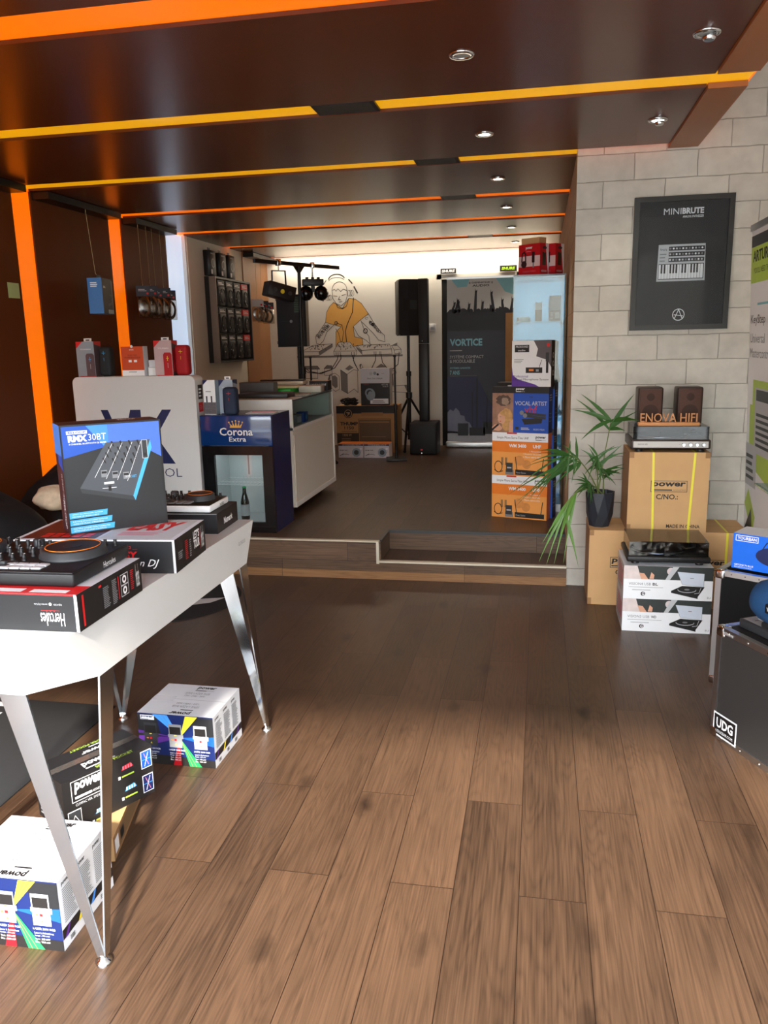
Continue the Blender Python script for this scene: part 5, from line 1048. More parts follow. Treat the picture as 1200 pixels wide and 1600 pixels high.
S([(770, 460), (820, 550), (890, 650), (930, 690), (935, 760), (870, 740), (810, 660), (700, 545)]); S([(610, 590), (660, 690), (740, 740), (780, 780), (770, 700), (720, 620), (690, 530)])
rd = random.Random(2)
for k in range(46):
    a, q = rd.random(), rd.random(); x, y = ((330-110*a+30*q, 560+120*a+20*q) if k % 2 else (740+130*a+30*q, 500+150*a+20*q)); r = rd.uniform(6, 16); S(arc(x, y, r, r*0.8, 0, 300, 7), 0.005)
S(arc(430, 548, 16, 16, 0, 360, 10), 0.008); S(arc(735, 640, 20, 24, 0, 360, 12), 0.010)

b.poly(F, P([(30, 895), (1115, 895), (1115, 915), (30, 915)]), mg, 2)
for body, topq in (([(45, 850), (240, 850), (240, 892), (45, 892)], [(45, 850), (180, 780), (385, 770), (240, 850)]), ([(395, 850), (640, 850), (630, 895), (400, 895)], [(395, 850), (450, 755), (570, 755), (640, 850)]), ([(690, 845), (1000, 835), (1005, 890), (695, 895)], [(640, 790), (980, 785), (1000, 835), (690, 845)]), ([(1030, 850), (1100, 840), (1100, 885), (1035, 890)], [(1000, 800), (1060, 800), (1100, 840), (1030, 850)])):
    b.poly(F, P(body), mw, 3); S(body, 0.005, True, 4); b.poly(F, P(topq), mw, 3); S(topq, 0.005, True, 4)
b.poly(F, P([(240, 850), (385, 770), (385, 800), (245, 892)]), mg, 3); b.poly(F, P([(630, 800), (690, 845), (695, 893), (640, 830)]), mg, 3); b.poly(F, P([(1000, 800), (1060, 770), (1060, 805)]), mg, 3)
for k in range(60):
    x, y = rd.choice(((rd.uniform(430, 610), rd.uniform(765, 840)), (rd.uniform(700, 970), rd.uniform(792, 830)), (rd.uniform(120, 330), rd.uniform(785, 835)))); S([(x, y), (x+rd.uniform(-5, 5), y-rd.uniform(6, 16))], 0.008, False, 5)
for x in (420, 440, 465, 585, 610, 820, 840, 875, 890): S([(x, 862), (x, 895)], 0.007, False, 5)

for L_ in ([(40, 860), (5, 900), (30, 1000), (110, 1075), (230, 1085), (360, 1050), (430, 940), (440, 895)], [(20, 880), (25, 960), (120, 1060), (250, 1090), (400, 1030), (470, 930), (470, 890)], [(590, 895), (610, 980), (650, 1060)], [(610, 895), (600, 950), (640, 1040)], [(835, 890), (830, 960), (790, 1040)], [(890, 890), (905, 980), (960, 1050), (1010, 1050), (1065, 1000), (1080, 870)]): S(L_, 0.010, False, 3)

for L_, hs in (([(85, 1040), (215, 1040), (215, 1140), (85, 1140)], [(65, 1005), (215, 1005), (240, 1040), (85, 1040)]), ([(290, 1035), (370, 1035), (370, 1110), (290, 1110)], [(285, 1035), (320, 1000), (370, 1005), (370, 1035)]),
    ([(345, 1100), (400, 1085), (445, 1120), (445, 1260), (400, 1285), (345, 1240)], [(310, 1190), (345, 1100), (345, 1240)]), ([(530, 1100), (600, 1050), (640, 1060), (640, 1300), (600, 1260), (530, 1310)], [(462, 1050), (530, 1100), (530, 1310), (465, 1270)]),
    ([(680, 990), (700, 1030), (670, 1040)], [(665, 1000), (680, 990), (670, 1040)]), ([(960, 1070), (1040, 1065), (1045, 1095), (1010, 1105), (1015, 1225), (985, 1225), (985, 1110), (960, 1110)], [(985, 1110), (1010, 1105), (1015, 1225), (985, 1225)]), ([(975, 1235), (1150, 1225), (1185, 1310), (970, 1290)], [(1130, 1228), (1150, 1225), (1185, 1310), (1160, 1300)])):
    b.poly(F, P(L_), mw, 2); S(L_, 0.005, True, 4); b.poly(F, P(hs), mg, 3); S(hs, 0.005, True, 4)
b.poly(F, P([(365, 1120), (400, 1110), (425, 1135), (425, 1235), (400, 1250), (365, 1215)]), mg, 5); b.poly(F, P([(510, 1040), (560, 1000), (600, 1030), (545, 1060)]), mg, 3); b.poly(F, P([(830, 1035), (890, 990), (950, 1030)]), mg, 3)
tag(b.build('wall_mural', None, (-3.145, YB-0.001, 1.0)), 'line drawing mural of a DJ in an orange shirt painted on the back wall', 'mural')

# lighting stand with two effect lights
t = thing('lighting_stand', 'black T-bar lighting stand rising behind the counter', 'stand', (-2.452, 8.22, ZP))
b = MB(); b.cyl((0, 0, 0.25), (0, 0, 1.05), 0.024, blackm, seg=14); b.cyl((0, 0, 0.95), (0, 0, 2.10), 0.018, blackm, seg=14); b.cyl((0, 0, 1.02), (0, 0, 1.09), 0.032, black, seg=14); b.build('pole', t)
for a in (60, 180, 300):
    b = MB(); x, y = 0.46*math.cos(R(a)), 0.46*math.sin(R(a)); b.tube([(0, 0, 0.62), (x*0.6, y*0.6, 0.28), (x, y, 0.014)], 0.012, blackm, 8); b.tube([(0, 0, 0.30), (x*0.6, y*0.6, 0.28)], 0.008, blackm, 6); l = b.build('leg', t); b = MB(); b.ball((x, y, 0.018), 0.018, rubber, 10, 6); b.build('rubber_foot', l)
dx, dy = 0.285, 0.54; bx = Vector((dx, dy, 0)).normalized(); by = Vector((-bx.y, bx.x, 0))
b = MB(); b.obox(Vector((0, 0, 2.110))-bx*0.61-by*0.018, bx*1.22, by*0.036, (0, 0, 0.036), blackm); b.prism([(-0.075, 2.110), (0, 2.03), (0.075, 2.110)], -0.01, 0.01, blackm, lambda x, y, z: tuple(bx*x+by*z+Vector((0, 0, y)))); b.build('cross_bar', t)
def clamp(b, z0=0.0): b.rbox((-0.022, -0.028, z0-0.010), (0.022, 0.028, z0+0.052), 0.006, chrome, 2); b.cyl((0, 0, z0-0.06), (0, 0, z0-0.01), 0.007, chrome, seg=8); b.cyl((0.022, 0, z0+0.02), (0.05, 0, z0+0.02), 0.006, black, seg=8)
zb_ = HZ+2.110
pL = Vector((-2.452, 8.22, 0))+bx*(-0.29); pR = Vector((-2.452, 8.22, 0))+bx*0.20
t = thing('effect_light', 'black flat effect light hanging from left half of the T-bar', 'stage light', (pL.x, pL.y, zb_), R(40))
b = MB(); clamp(b, 0.0); b.build('clamp', t)
b = MB(); b.box((-0.075, -0.006, -0.064), (0.075, 0.006, -0.054), blackm); b.obox((-0.078, -0.012, -0.20), (0.008, 0, 0), (0, 0.024, 0), (0.004, 0, 0.145), blackm); b.obox((0.070, -0.012, -0.21), (0.008, 0, 0), (0, 0.024, 0), (-0.004, 0, 0.155), blackm); b.build('yoke', t)
b = MB(); A = Matrix.Rotation(R(14), 3, 'Y'); bb = MB(); bb.rbox((-0.145, -0.09, -0.075), (0.145, 0.09, 0.065), 0.008, black, 2); b.add([tuple(A @ v+Vector((0, 0, -0.255))) for v in bb.v], bb.f, black, True); b.build('body', t)
b = MB()
for i in range(3): c = A @ Vector((-0.08+i*0.08, -0.09, -0.01))+Vector((0, 0, -0.255)); b.lathe([(0.022, 0.002), (0.018, 0.006)], (dgrey, lime, dgrey)[i] if i != 1 else yellow, 12, tuple(c), 'Y')
b.build('lens', t)
t = thing('effect_light', 'black twin-drum effect light hanging from right half of the T-bar', 'stage light', (pR.x, pR.y, zb_), R(20))
b = MB(); clamp(b, 0.0); b.cyl((0, 0, -0.13), (0, 0, -0.05), 0.010, chrome, seg=8); b.build('clamp', t)
b = MB(); b.rbox((-0.11, -0.06, -0.185), (0.11, 0.06, -0.12), 0.006, black, 2)
for x in (-0.06, 0.0, 0.06): b.rbox((x-0.015, -0.02, -0.12), (x+0.015, 0.02, -0.098), 0.003, black, 1)
b.box((-0.02, -0.02, -0.25), (0.02, 0.02, -0.185), black); b.build('body', t)
for x in (-0.075, 0.085):
    b = MB(); b.ball((x, -0.01, -0.262), (0.078, 0.078, 0.078), mat('gloss_black_lens', (14, 14, 16), 0.12, noise=0.05), 8, 6); b.build('mirror_drum', t)

def tripod(t, hh, spread, hub=0.62, rot=0):
    b = MB(); b.cyl((0, 0, 0.12), (0, 0, hh), 0.018, blackm, seg=12); b.cyl((0, 0, 0.12), (0, 0, hub+0.28), 0.024, blackm, seg=12); b.cyl((0, 0, hub+0.25), (0, 0, hub+0.31), 0.032, black, seg=12); b.cyl((0, 0, hub-0.02), (0, 0, hub+0.05), 0.040, black, seg=12); b.build('pole', t)
    for a in (0, 120, 240):
        b = MB(); x, y = spread*math.cos(R(a+rot)), spread*math.sin(R(a+rot)); b.tube([(0, 0, hub), (x, y, 0.016)], 0.015, blackm, 8); b.tube([(0, 0, 0.16), (x*0.55, y*0.55, hub*0.47)], 0.008, blackm, 6); l = b.build('leg', t); b = MB(); b.ball((x, y, 0.02), 0.02, rubber, 10, 6); b.build('rubber_foot', l)
t = thing('speaker_stand', 'black speaker stand behind counter carrying the front-facing loudspeaker', 'stand', (-2.62, 8.66, ZP)); tripod(t, 1.30, 0.34, 0.55, 40)
t = thing('loudspeaker', 'black loudspeaker facing forward on stand left of the mural', 'speaker', (-2.785, 8.44, ZP+1.301))
sw, sd, shh = 0.325, 0.33, 0.545; b = MB(); b.prism([(0, 0), (sw, 0), (sw*0.80, sd), (sw*0.20, sd)], 0, shh, black); b.build('cabinet', t)
b = MB(); b.rbox((0.008, -0.014, 0.01), (sw-0.008, 0.002, shh-0.01), 0.006, mat('black_steel_grille', (20, 20, 21), 0.6, noise=0.4, nscale=500), 2); F = Face((0, -0.014, 0), (1, 0, 0), (0, 0, 1), sw, shh); b.build('grille', t)
b = MB(); b.disc(F, 0.5, 0.49, 0.05, grey, 2, 16); b.rect(F, 0.18, 0.488, 0.42, 0.492, dgrey, 2); b.lines(F, 0.62, 0.66, 0.86, 0.97, 9, mat('dim_green_print', (80, 104, 84), 0.5), 2, 0.5, 0.2); b.build('front_print', t)
for z in (0.03, shh-0.06):
    b = MB(); b.rbox((-0.02, 0.03, z), (0.003, 0.07, z+0.035), 0.006, grey, 2); b.build('corner_bracket', t)
t = thing('speaker_stand', 'black tripod speaker stand beside the black column speaker', 'stand', (-1.60, 9.93, ZP)); tripod(t, 1.40, 0.40, 0.66, 30)
t = thing('loudspeaker', 'large black angled loudspeaker with side handle on tripod beside the column', 'speaker', (-1.595, 9.93, ZP+1.401), R(-72))
shh = 0.66; b = MB(); b.prism([(-0.16, -0.125), (0.16, -0.125), (0.11, 0.125), (-0.11, 0.125)], 0, shh, black); b.build('cabinet', t)
b = MB(); b.rbox((-0.155, -0.138, 0.012), (0.155, -0.124, shh-0.012), 0.005, MATS['black_steel_grille'], 2); b.build('grille', t)
b = MB(); Fh = Face((0.16, -0.125, 0), (-0.05, 0.25, 0), (0, 0, 1), 0.255, shh); b.rect(Fh, 0.0, 0.0, 0.42, 1.0, inkm, 1); b.rect(Fh, 0.16, 0.44, 0.90, 0.66, ink, 2); b.rect(Fh, 0.20, 0.46, 0.40, 0.64, black, 3); b.rect(Fh, 0.50, 0.47, 0.86, 0.63, dgrey, 3); b.build('side_handle', t)
t = thing('subwoofer', 'black subwoofer with small red badge on the floor beneath the column speaker', 'speaker', (-1.515, 9.40, ZP))
b = MB(); b.rbox((0, 0.01, 0), (0.325, 0.36, 0.382), 0.012, black, 2); b.build('cabinet', t)
b = MB(); b.rbox((0.012, -0.004, 0.015), (0.313, 0.012, 0.367), 0.006, MATS['black_steel_grille'], 2); F = Face((0, -0.004, 0), (1, 0, 0), (0, 0, 1), 0.325, 0.382); b.disc(F, 0.44, 0.16, 0.05, red, 2, ry=0.026); b.build('grille', t)
b = MB(); b.disc(F, 0.445, 0.055, 0.010, mat('status_led', (255, 250, 240), 0.3, emis=3.0), 3, 10); b.build('status_light', t)
t = thing('column_speaker', 'slim tall black column speaker standing on the subwoofer', 'speaker', (-1.424, 9.60, ZP+0.383))
b = MB(); b.rbox((0, 0, 0), (0.112, 0.13, 0.92), 0.006, black, 2); b.build('lower_column', t)
b = MB(); b.rbox((0, 0, 0.922), (0.112, 0.13, 1.665), 0.006, MATS['black_steel_grille'], 2); F = Face((0, 0, 0.92), (1, 0, 0), (0, 0, 1), 0.112, 0.745); b.disc(F, 0.4, 0.04, 0.05, lgrey, 2, 8); b.build('upper_column', t)

# straight pole stands before the mural
for x, y, top_, lab in ((-1.60, 8.95, 1.165, 'black straight pole stand with square base before the brown speaker carton'), (-2.62, 9.10, 1.165, 'black straight pole stand behind far end of the counter')):
    t = thing('pole_stand', lab, 'stand', (x, y, ZP), R(12))
    b = MB(); b.cyl((0, 0, 0.025), (0, 0, 0.62), 0.016, blackm, seg=10); b.cyl((0, 0, 0.60), (0, 0, top_), 0.011, blackm, seg=10); b.cyl((0, 0, 0.58), (0, 0, 0.64), 0.022, black, seg=10); b.cyl((0, 0, top_), (0, 0, top_+0.02), 0.018, black, seg=10); b.build('pole', t)
    b = MB(); b.rbox((-0.115, -0.115, 0), (0.115, 0.115, 0.028), 0.006, black, 2); b.build('base_plate', t)

# brown loudspeaker carton and what lies on and before it
w, d, h = 0.752, 0.38, 0.572; b, f = carton(w, d, h, mat('tan_carton', (166, 124, 78), 0.75, noise=0.08, nscale=8), top=card); F = f['front']
b.rect(F, 0, 0.84, 1, 1, ink); b.rect(F, 0.42, 0.79, 0.78, 0.86, cardd, 2); b.ring(F, 0.20, 0.84, 0.075, 0.012, ink, 4); b.disc(F, 0.20, 0.84, 0.063, card, 3); b.disc(F, 0.20, 0.84, 0.055, ink, 4); b.stroke(F, [(0.17, 0.86), (0.225, 0.86), (0.19, 0.80)], 0.008, card, 5); b.stroke(F, [(0.19, 0.84), (0.225, 0.83)], 0.006, card, 5)
b.text(F, 'THUMP', 0.06, 0.585, 0.36, 0.66, ink, 2, 0.04); b.text(F, '1150', 0.13, 0.50, 0.29, 0.565, inkm, 2, 0.02); b.rect(F, 0.08, 0.45, 0.34, 0.458, ink, 2)
b.rect(F, 0, 0.20, 0.37, 0.42, mat('dark_brown_print', (60, 44, 32), 0.6), 2); b.text(F, '1300 W', 0.1, 0.35, 0.25, 0.40, card, 3); b.lines(F, 0.08, 0.22, 0.28, 0.33, 3, cardd, 3, 0.3)
b.rect(F, 0.38, 0.22, 0.90, 0.70, mat('brown_photo_print', (96, 72, 50), 0.6, noise=0.1), 2); b.stroke(F, [(0.37, 0.20), (0.37, 0.72), (0.90, 0.72), (0.90, 0.22)], 0.006, MATS['dark_brown_print'], 3); b.rect(F, 0.39, 0.64, 0.88, 0.67, cardd, 3); b.rect(F, 0.42, 0.34, 0.82, 0.345, card, 3)
tag(b.build('speaker_carton', None, (-2.455, 9.58, ZP)), 'wide brown loudspeaker carton with dark top band below the mural', 'box')
b, f = carton(0.36, 0.18, 0.445, wcard); F = f['front']
b.rect(F, 0, 0.04, 1, 0.60, inkm); b.rect(F, 0.32, 0.04, 0.95, 0.18, white, 2); b.lines(F, 0.4, 0.07, 0.85, 0.15, 2, grey, 3); b.text(F, 'reloop', 0.1, 0.545, 0.28, 0.58, red, 2); b.text(F, 'NEPTUNE', 0.72, 0.54, 0.95, 0.585, lgrey, 2); b.text(F, 'SOLO', 0.76, 0.49, 0.95, 0.53, lgrey, 2); b.ball((0.12, -0.001, 0.13), (0.06, 0.001, 0.075), steel_blue, 14, 8); b.disc(F, 0.30, 0.34, 0.16, steel_blue, 2, 16); b.disc(F, 0.30, 0.34, 0.10, dgrey, 3, 16); b.rect(F, 0, 0, 1, 0.04, ink)
b.disc(F, 0.36, 0.86, 0.055, lgrey, 2, 14); b.disc(F, 0.50, 0.87, 0.055, steel_blue, 3, 14); b.disc(F, 0.60, 0.84, 0.04, dgrey, 4, 14); b.text(F, 'Share Your Lifestyle', 0.22, 0.70, 0.76, 0.755, dgrey, 2, 0, 0.2); b.rect(F, 0.72, 0.86, 0.82, 0.865, dgrey, 2)
tag(b.build('headphone_carton', None, (-2.155, 9.66, ZP+0.573)), 'white and black carton standing on the wide brown speaker carton', 'box')
t = thing('cable_bundle', 'coiled black power cables lying on the brown speaker carton', 'cable', (-2.31, 9.70, ZP+0.585))
rd = random.Random(9); b = MB()
for q in range(7):
    a0 = rd.random()*6.28; rx, ry = rd.uniform(0.06, 0.11), rd.uniform(0.03, 0.06); cx, cy = rd.uniform(-0.02, 0.02), rd.uniform(-0.03, 0.03)
    b.tube([(cx+rx*math.cos(a0+k*math.pi/7), cy+ry*math.sin(a0+k*math.pi/7), 0.002+0.011*q+0.008*math.sin(k*1.7+q)) for k in range(14)], 0.0075, rubber, 6, True)
b.build('coil', t); b = MB(); b.rbox((0.06, -0.05, 0.0), (0.11, -0.02, 0.03), 0.006, rubber, 2); b.rbox((-0.11, -0.04, 0.03), (-0.07, -0.01, 0.06), 0.006, rubber, 2); b.build('plug', t)
for x, lab in ((-2.325, 'left of two small light cartons on the floor before the speaker carton'), (-2.015, 'right of two small light cartons on the floor before the speaker carton')):
    b, f = carton(0.300, 0.20, 0.168, mat('pale_photo_print', (206, 198, 198), 0.5, noise=0.15, nscale=12), top=orange); F = f['front']
    b.rect(F, 0, 0.84, 1, 1, navy); b.rect(F, 0, 0.95, 1, 1, orange, 2); b.text(F, 'WONDERLIGHT', 0.15, 0.865, 0.9, 0.94, white, 3); b.text(F, 'BEAM ONE', 0.05, 0.50, 0.36, 0.57, ink, 2, 0.02); b.stroke(F, [(0.06, 0.14), (0.2, 0.30), (0.12, 0.2), (0.3, 0.26), (0.42, 0.2)], 0.005, ink, 2); b.disc(F, 0.72, 0.38, 0.18, steel_blue, 2, 9); b.disc(F, 0.72, 0.38, 0.10, dgrey, 3, 9); b.rect(F, 0.86, 0.58, 0.94, 0.68, white, 3)
    tag(b.build('light_carton', None, (x, 9.12, ZP)), lab, 'box')

# back door, roll-up banner and the two small signs
b = MB(); b.box((-1.285, YB-0.03, HZ), (-1.225, YB-0.001, 2.40), wwall); b.box((-0.30, YB-0.03, HZ), (-0.24, YB-0.001, 2.40), wwall); b.box((-1.285, YB-0.03, 2.34), (-0.24, YB-0.001, 2.40), wwall); b.box((-1.225, YB-0.012, HZ), (-0.30, YB-0.001, 2.34), mat('dark_doorway', (16, 14, 14), 0.7)); struct(b.build('door_1'))
t = thing('roll_up_banner', 'tall dark concert roll-up banner with pale blue lettering before the back door', 'banner', (-1.133, 10.05, ZP))
w, h = 0.815, 2.06; b = MB(); b.box((0, 0, 0.06), (w, 0.004, h), mat('midnight_print', (24, 28, 44), 0.45, noise=0.25, nscale=3)); F = Face((0, 0, 0), (1, 0, 0), (0, 0, 1), w, h)
pal = mat('pale_sky_print', (206, 210, 206), 0.5, noise=0.08, nscale=4); b.rect(F, 0, 0.80, 1, 1, pal, 1); b.poly(F, [(0.06, 1), (0.34, 1), (0.30, 0.955), (0.16, 0.95)], teal, 2); b.poly(F, [(0.72, 1), (1, 1), (1, 0.90), (0.86, 0.92)], teal, 2)
crowd = mat('crowd_silhouette', (20, 22, 30), 0.5, noise=0.1); rd = random.Random(21)
pts = [(0, 0.70)]
for i in range(24): x = i/23; pts.append((x, 0.815+rd.uniform(-0.012, 0.022)))
pts.append((1, 0.70)); b.poly(F, list(reversed(pts)), crowd, 2)
for x, hh, s in ((0.06, 0.87, 0.05), (0.12, 0.885, 0.04), (0.20, 0.875, -0.03), (0.31, 0.86, 0.02), (0.42, 0.935, 0.01), (0.52, 0.87, 0.01), (0.62, 0.85, 0.03), (0.70, 0.925, -0.04), (0.84, 0.88, -0.02), (0.95, 0.885, 0.02)):
    b.poly(F, [(x-0.025, 0.80), (x+0.025, 0.80), (x+s+0.018, hh-0.02), (x+s+0.024, hh), (x+s, hh-0.006), (x+s-0.010, hh+0.010), (x+s-0.014, hh-0.02)], crowd, 3); b.disc(F, x+0.05, 0.815, 0.032, crowd, 3, 10)
b.text(F, '|| DEFINITIVE ||', 0.33, 0.968, 0.68, 0.980, dgrey, 3, 0.03); b.text(F, 'AUDIO', 0.38, 0.952, 0.63, 0.965, dgrey, 3, 0.03)
b.text(F, 'VORTICE', 0.04, 0.612, 0.53, 0.655, mat('pale_blue_letters', (130, 190, 206), 0.5), 3, 0.04); b.rect(F, 0.04, 0.583, 0.225, 0.588, lgrey, 3)
b.text(F, 'SYSTÈME COMPACT', 0.04, 0.540, 0.55, 0.561, lgrey, 3); b.text(F, '& MODULABLE', 0.04, 0.513, 0.42, 0.533, lgrey, 3); b.text(F, 'SYSTÈMES GARANTIS', 0.04, 0.478, 0.35, 0.490, MATS['pale_blue_letters'], 3, 0.02); b.text(F, '7 ANS', 0.04, 0.443, 0.19, 0.468, MATS['pale_blue_letters'], 3, 0.02); b.rect(F, 0.04, 0.434, 0.45, 0.436, grey, 3)
vi = mat('violet_glow_print', (40, 42, 84), 0.5, noise=0.3, nscale=3); b.poly(F, [(0, 0.43), (0.45, 0.43), (0.75, 0.2), (0.6, 0.10), (0, 0.16)], vi, 1); b.rect(F, 0, 0.035, 1, 0.10, mat('pale_grey_print', (160, 162, 170), 0.5, noise=0.1), 2); b.poly(F, [(0, 0.09), (0, 0.215), (0.04, 0.235), (0.09, 0.225), (0.13, 0.245), (0.18, 0.225), (0.20, 0.20), (0.26, 0.195), (0.28, 0.165), (0.34, 0.155), (0.38, 0.125), (0.5, 0.115), (0.6, 0.09)], mat('cloud_print', (120, 124, 146), 0.5, noise=0.3, nscale=6), 2)
for x0, y0, x1, y1 in ((0.16, 0.075, 0.32, 0.15), (0.34, 0.075, 0.58, 0.125), (0.55, 0.085, 0.82, 0.16), (0.375, 0.12, 0.39, 0.34), (0.44, 0.12, 0.465, 0.42), (0.60, 0.12, 0.615, 0.35), (0.80, 0.075, 1, 0.165)): b.rect(F, x0, y0, x1, y1, crowd, 4)
b.build('printed_panel', t)
b = MB(); b.rbox((-0.02, -0.05, 0.0), (w+0.02, 0.06, 0.085), 0.02, alu, 3); b.build('base_cassette', t); b = MB(); b.box((-0.005, -0.008, h-0.005), (w+0.005, 0.012, h+0.02), alu); b.build('top_rail', t); b = MB(); b.cyl((w/2, 0.03, 0.07), (w/2, 0.012, h), 0.008, alu, seg=8); b.build('pole', t)
for x, z, fg, bg_, lab in ((-1.240, 2.402, white, ink, 'small black sign with white letters above left top of the dark banner'), (-0.505, 2.408, mat('neon_green_print', (176, 230, 30), 0.45), ink, 'small black sign with green letters above right top of the dark banner')):
    b = MB(); b.box((0, 0, 0), (0.205, 0.02, 0.068), white if fg is white else bg_); F = Face((0, 0, 0), (1, 0, 0), (0, 0, 1), 0.205, 0.068); b.rect(F, 0.03, 0.06, 0.97, 0.94, bg_, 1); b.text(F, 'SHURE', 0.10, 0.25, 0.90, 0.75, fg, 3, 0.05, 0.15); tag(b.build('brand_sign', None, (x, YB-0.051, z)), lab, 'sign')
b = MB(); b.rbox((0, 0, 0), (0.085, 0.012, 0.085), 0.003, white, 2); b.rbox((0.012, -0.004, 0.012), (0.073, 0.002, 0.073), 0.003, wcard, 1); tag(b.build('light_switch', None, (-1.385, YB-0.0125, 1.72)), 'white light switch on back wall beside the column speaker', 'switch')
t = thing('cove_light', 'pale strip light hidden in the last ceiling gap above the mural', 'light', (-3.35, 10.14, HC-0.004))
b = MB(); b.box((0, 0, 0), (3.4, 0.05, 0.02), white); b.build('housing', t)

# ================================================================== stacks on the right of the back room
RZ = R(-17)
def stack_at(off_y): # points along the stack front, pushed back along its depth
    return (-0.345+math.sin(-RZ)*off_y, 6.065+math.cos(RZ)*off_y)
mist = mat('orange_haze_print', (236, 158, 76), 0.5, noise=0.10, nscale=6)
def mic_box(label, z):
    w, d, h = 0.432, 0.092, 0.325; b, f = carton(w, d, h, orange); F = f['front']
    b.rect(F, 0, 0, 1, 0.80, mist); b.rect(F, 0, 0.55, 1, 0.80, orange, 2); b.rect(F, 0, 0.80, 1, 1, white); b.rect(F, 0.27, 0.97, 0.45, 1, red, 3); b.text(F, 'Simple Micro Serre-Tête UHF', 0.09, 0.84, 0.66, 0.91, ink, 2); power_logo(b, F, 0.78, 0.84, 0.96, 0.93, ink, lay=2)
    b.text(F, 'WM 3400', 0.31, 0.66, 0.62, 0.74, white, 4, 0.03); b.text(F, 'UHF', 0.74, 0.66, 0.88, 0.74, white, 4, 0.03)
    for q, s in enumerate(('1 Récepteur', '1 Emetteur de poche', '1 Micro serre-tête')): b.text(F, s, 0.68-0.11*(q > 0), 0.56-q*0.065, 0.88, 0.60-q*0.065, white, 4)
    for c, y, r in ((0.42, 0.36, 0.09), (0.55, 0.28, 0.08)): b.disc(F, c+0.08, y, r, mat('faded_orange_print', (214, 140, 70), 0.5, noise=0.3, nscale=20), 3, 14)
    b.rect(F, 0.17, 0.24, 0.21, 0.42, cardd, 3); b.rect(F, 0.24, 0.24, 0.28, 0.42, cardd, 3); b.stroke(F, arc_n(0.12, 0.20, 0.07, 0.13), 0.006, ink, 5); b.stroke(F, [(0.05, 0.12), (0.12, 0.07), (0.20, 0.10)], 0.006, ink, 5)
    b.rect(F, 0.25, 0.02, 0.40, 0.14, grey, 4); b.rect(F, 0.26, 0.08, 0.38, 0.30, dgrey, 5); b.rect(F, 0.28, 0.17, 0.36, 0.20, lgrey, 6)
    b.poly(F, [(0.43, 0.03), (0.96, 0.03), (0.96, 0.14), (0.43, 0.15)], ink, 6); b.text(F, 'Power Station', 0.45, 0.06, 0.62, 0.10, lgrey, 7); b.stroke(F, [(0.46, 0.14), (0.43, 0.44)], 0.006, ink, 6); b.stroke(F, [(0.90, 0.13), (0.93, 0.42)], 0.006, ink, 6)
    x, y = stack_at(0); tag(b.build('microphone_box', None, (x, y, z), RZ), label, 'box')
def arc_n(cx, cy, rx, ry, n=14): return [(cx+rx*math.cos(2*math.pi*i/n), cy+ry*math.sin(2*math.pi*i/n)) for i in range(n+1)]
mic_box('lower of two orange headset microphone cartons, standing on the floor', ZP)
mic_box('upper of two orange headset microphone cartons, under the blue vocal carton', ZP+0.326)
def vocal_box(label, pos, z, w=0.432, full=True):
    d, h = (0.092, 0.338); b, f = carton(w, d, h, blue, top=ink, right=navy); F = f['front']
    b.rect(F, 0, 0.86, 1, 1, ink, 1); power_logo(b, F, 0.42, 0.89, 0.58, 0.97, white, lay=2); b.rect(F, 0, 0.0, 0.38, 0.86, mat('warm_portrait_print', (150, 112, 92), 0.5, noise=0.7, nscale=14), 1)
    
    def bp(cx, cy, rx, ry, m, lay, sd):
        rd = random.Random(sd); b.poly(F, [(cx+rx*(1+0.16*rd.uniform(-1, 1))*math.cos(a*0.3142), cy+ry*(1+0.16*rd.uniform(-1, 1))*math.sin(a*0.3142)) for a in range(20)], m, lay)
    hair = mat('blond_hair_print', (196, 150, 92), 0.5, noise=0.5, nscale=40); sep = mat('sepia_print', (84, 66, 56), 0.5, noise=0.6, nscale=30)
    bp(0.20, 0.70, 0.13, 0.13, sep, 2, 1); bp(0.23, 0.68, 0.065, 0.085, mat('sepia_skin', (150, 126, 108), 0.5, noise=0.2), 3, 2); bp(0.26, 0.30, 0.115, 0.24, hair, 3, 3); bp(0.17, 0.31, 0.068, 0.125, skin, 4, 4); bp(0.24, 0.43, 0.10, 0.07, hair, 5, 5); b.poly(F, [(0.30, 0), (0.38, 0), (0.38, 0.30), (0.31, 0.22)], skin, 4); bp(0.09, 0.10, 0.085, 0.075, skin, 5, 6); b.stroke(F, [(0.0, 0.05), (0.11, 0.17)], 0.014, ink, 6); b.rect(F, 0.135, 0.335, 0.165, 0.345, sep, 5); b.rect(F, 0.135, 0.235, 0.165, 0.25, red, 5)
    b.text(F, 'VOCAL ARTIST', 0.41, 0.60, 0.97, 0.69, lgrey, 3, 0.01); b.text(F, 'THE', 0.66, 0.76, 0.72, 0.80, ink, 3); b.text(F, 'vhf', 0.58, 0.43, 0.80, 0.59, red, 3)
    b.poly(F, [(0.53, 0.30), (0.90, 0.34), (0.88, 0.22), (0.58, 0.18)], inkm, 3)
    for y in (0.40, 0.34): b.stroke(F, [(0.56+(0.4-y), y+0.03), (0.94, y-0.01)], 0.018, dgrey, 4); b.disc(F, 0.53+(0.4-y), y+0.04, 0.038, grey, 5, 12)
    b.lines(F, 0.52, 0.07, 0.70, 0.13, 2, lgrey, 3); b.text(F, 'MICRO MAIN', 0.74, 0.06, 0.93, 0.10, lgrey, 3); b.rect(F, 0.42, 0.07, 0.48, 0.13, dgrey, 3)
    F = f['right']; b.lines(F, 0.15, 0.70, 0.85, 0.86, 3, lgrey, 2); b.lines(F, 0.15, 0.25, 0.8, 0.5, 3, steel_blue, 2, 0.2)
    x, y = stack_at(pos); tag(b.build('microphone_box', None, (x, y, z), RZ), label, 'box')
vocal_box('blue vocal microphone carton on top of the two orange cartons', 0, ZP+0.652)
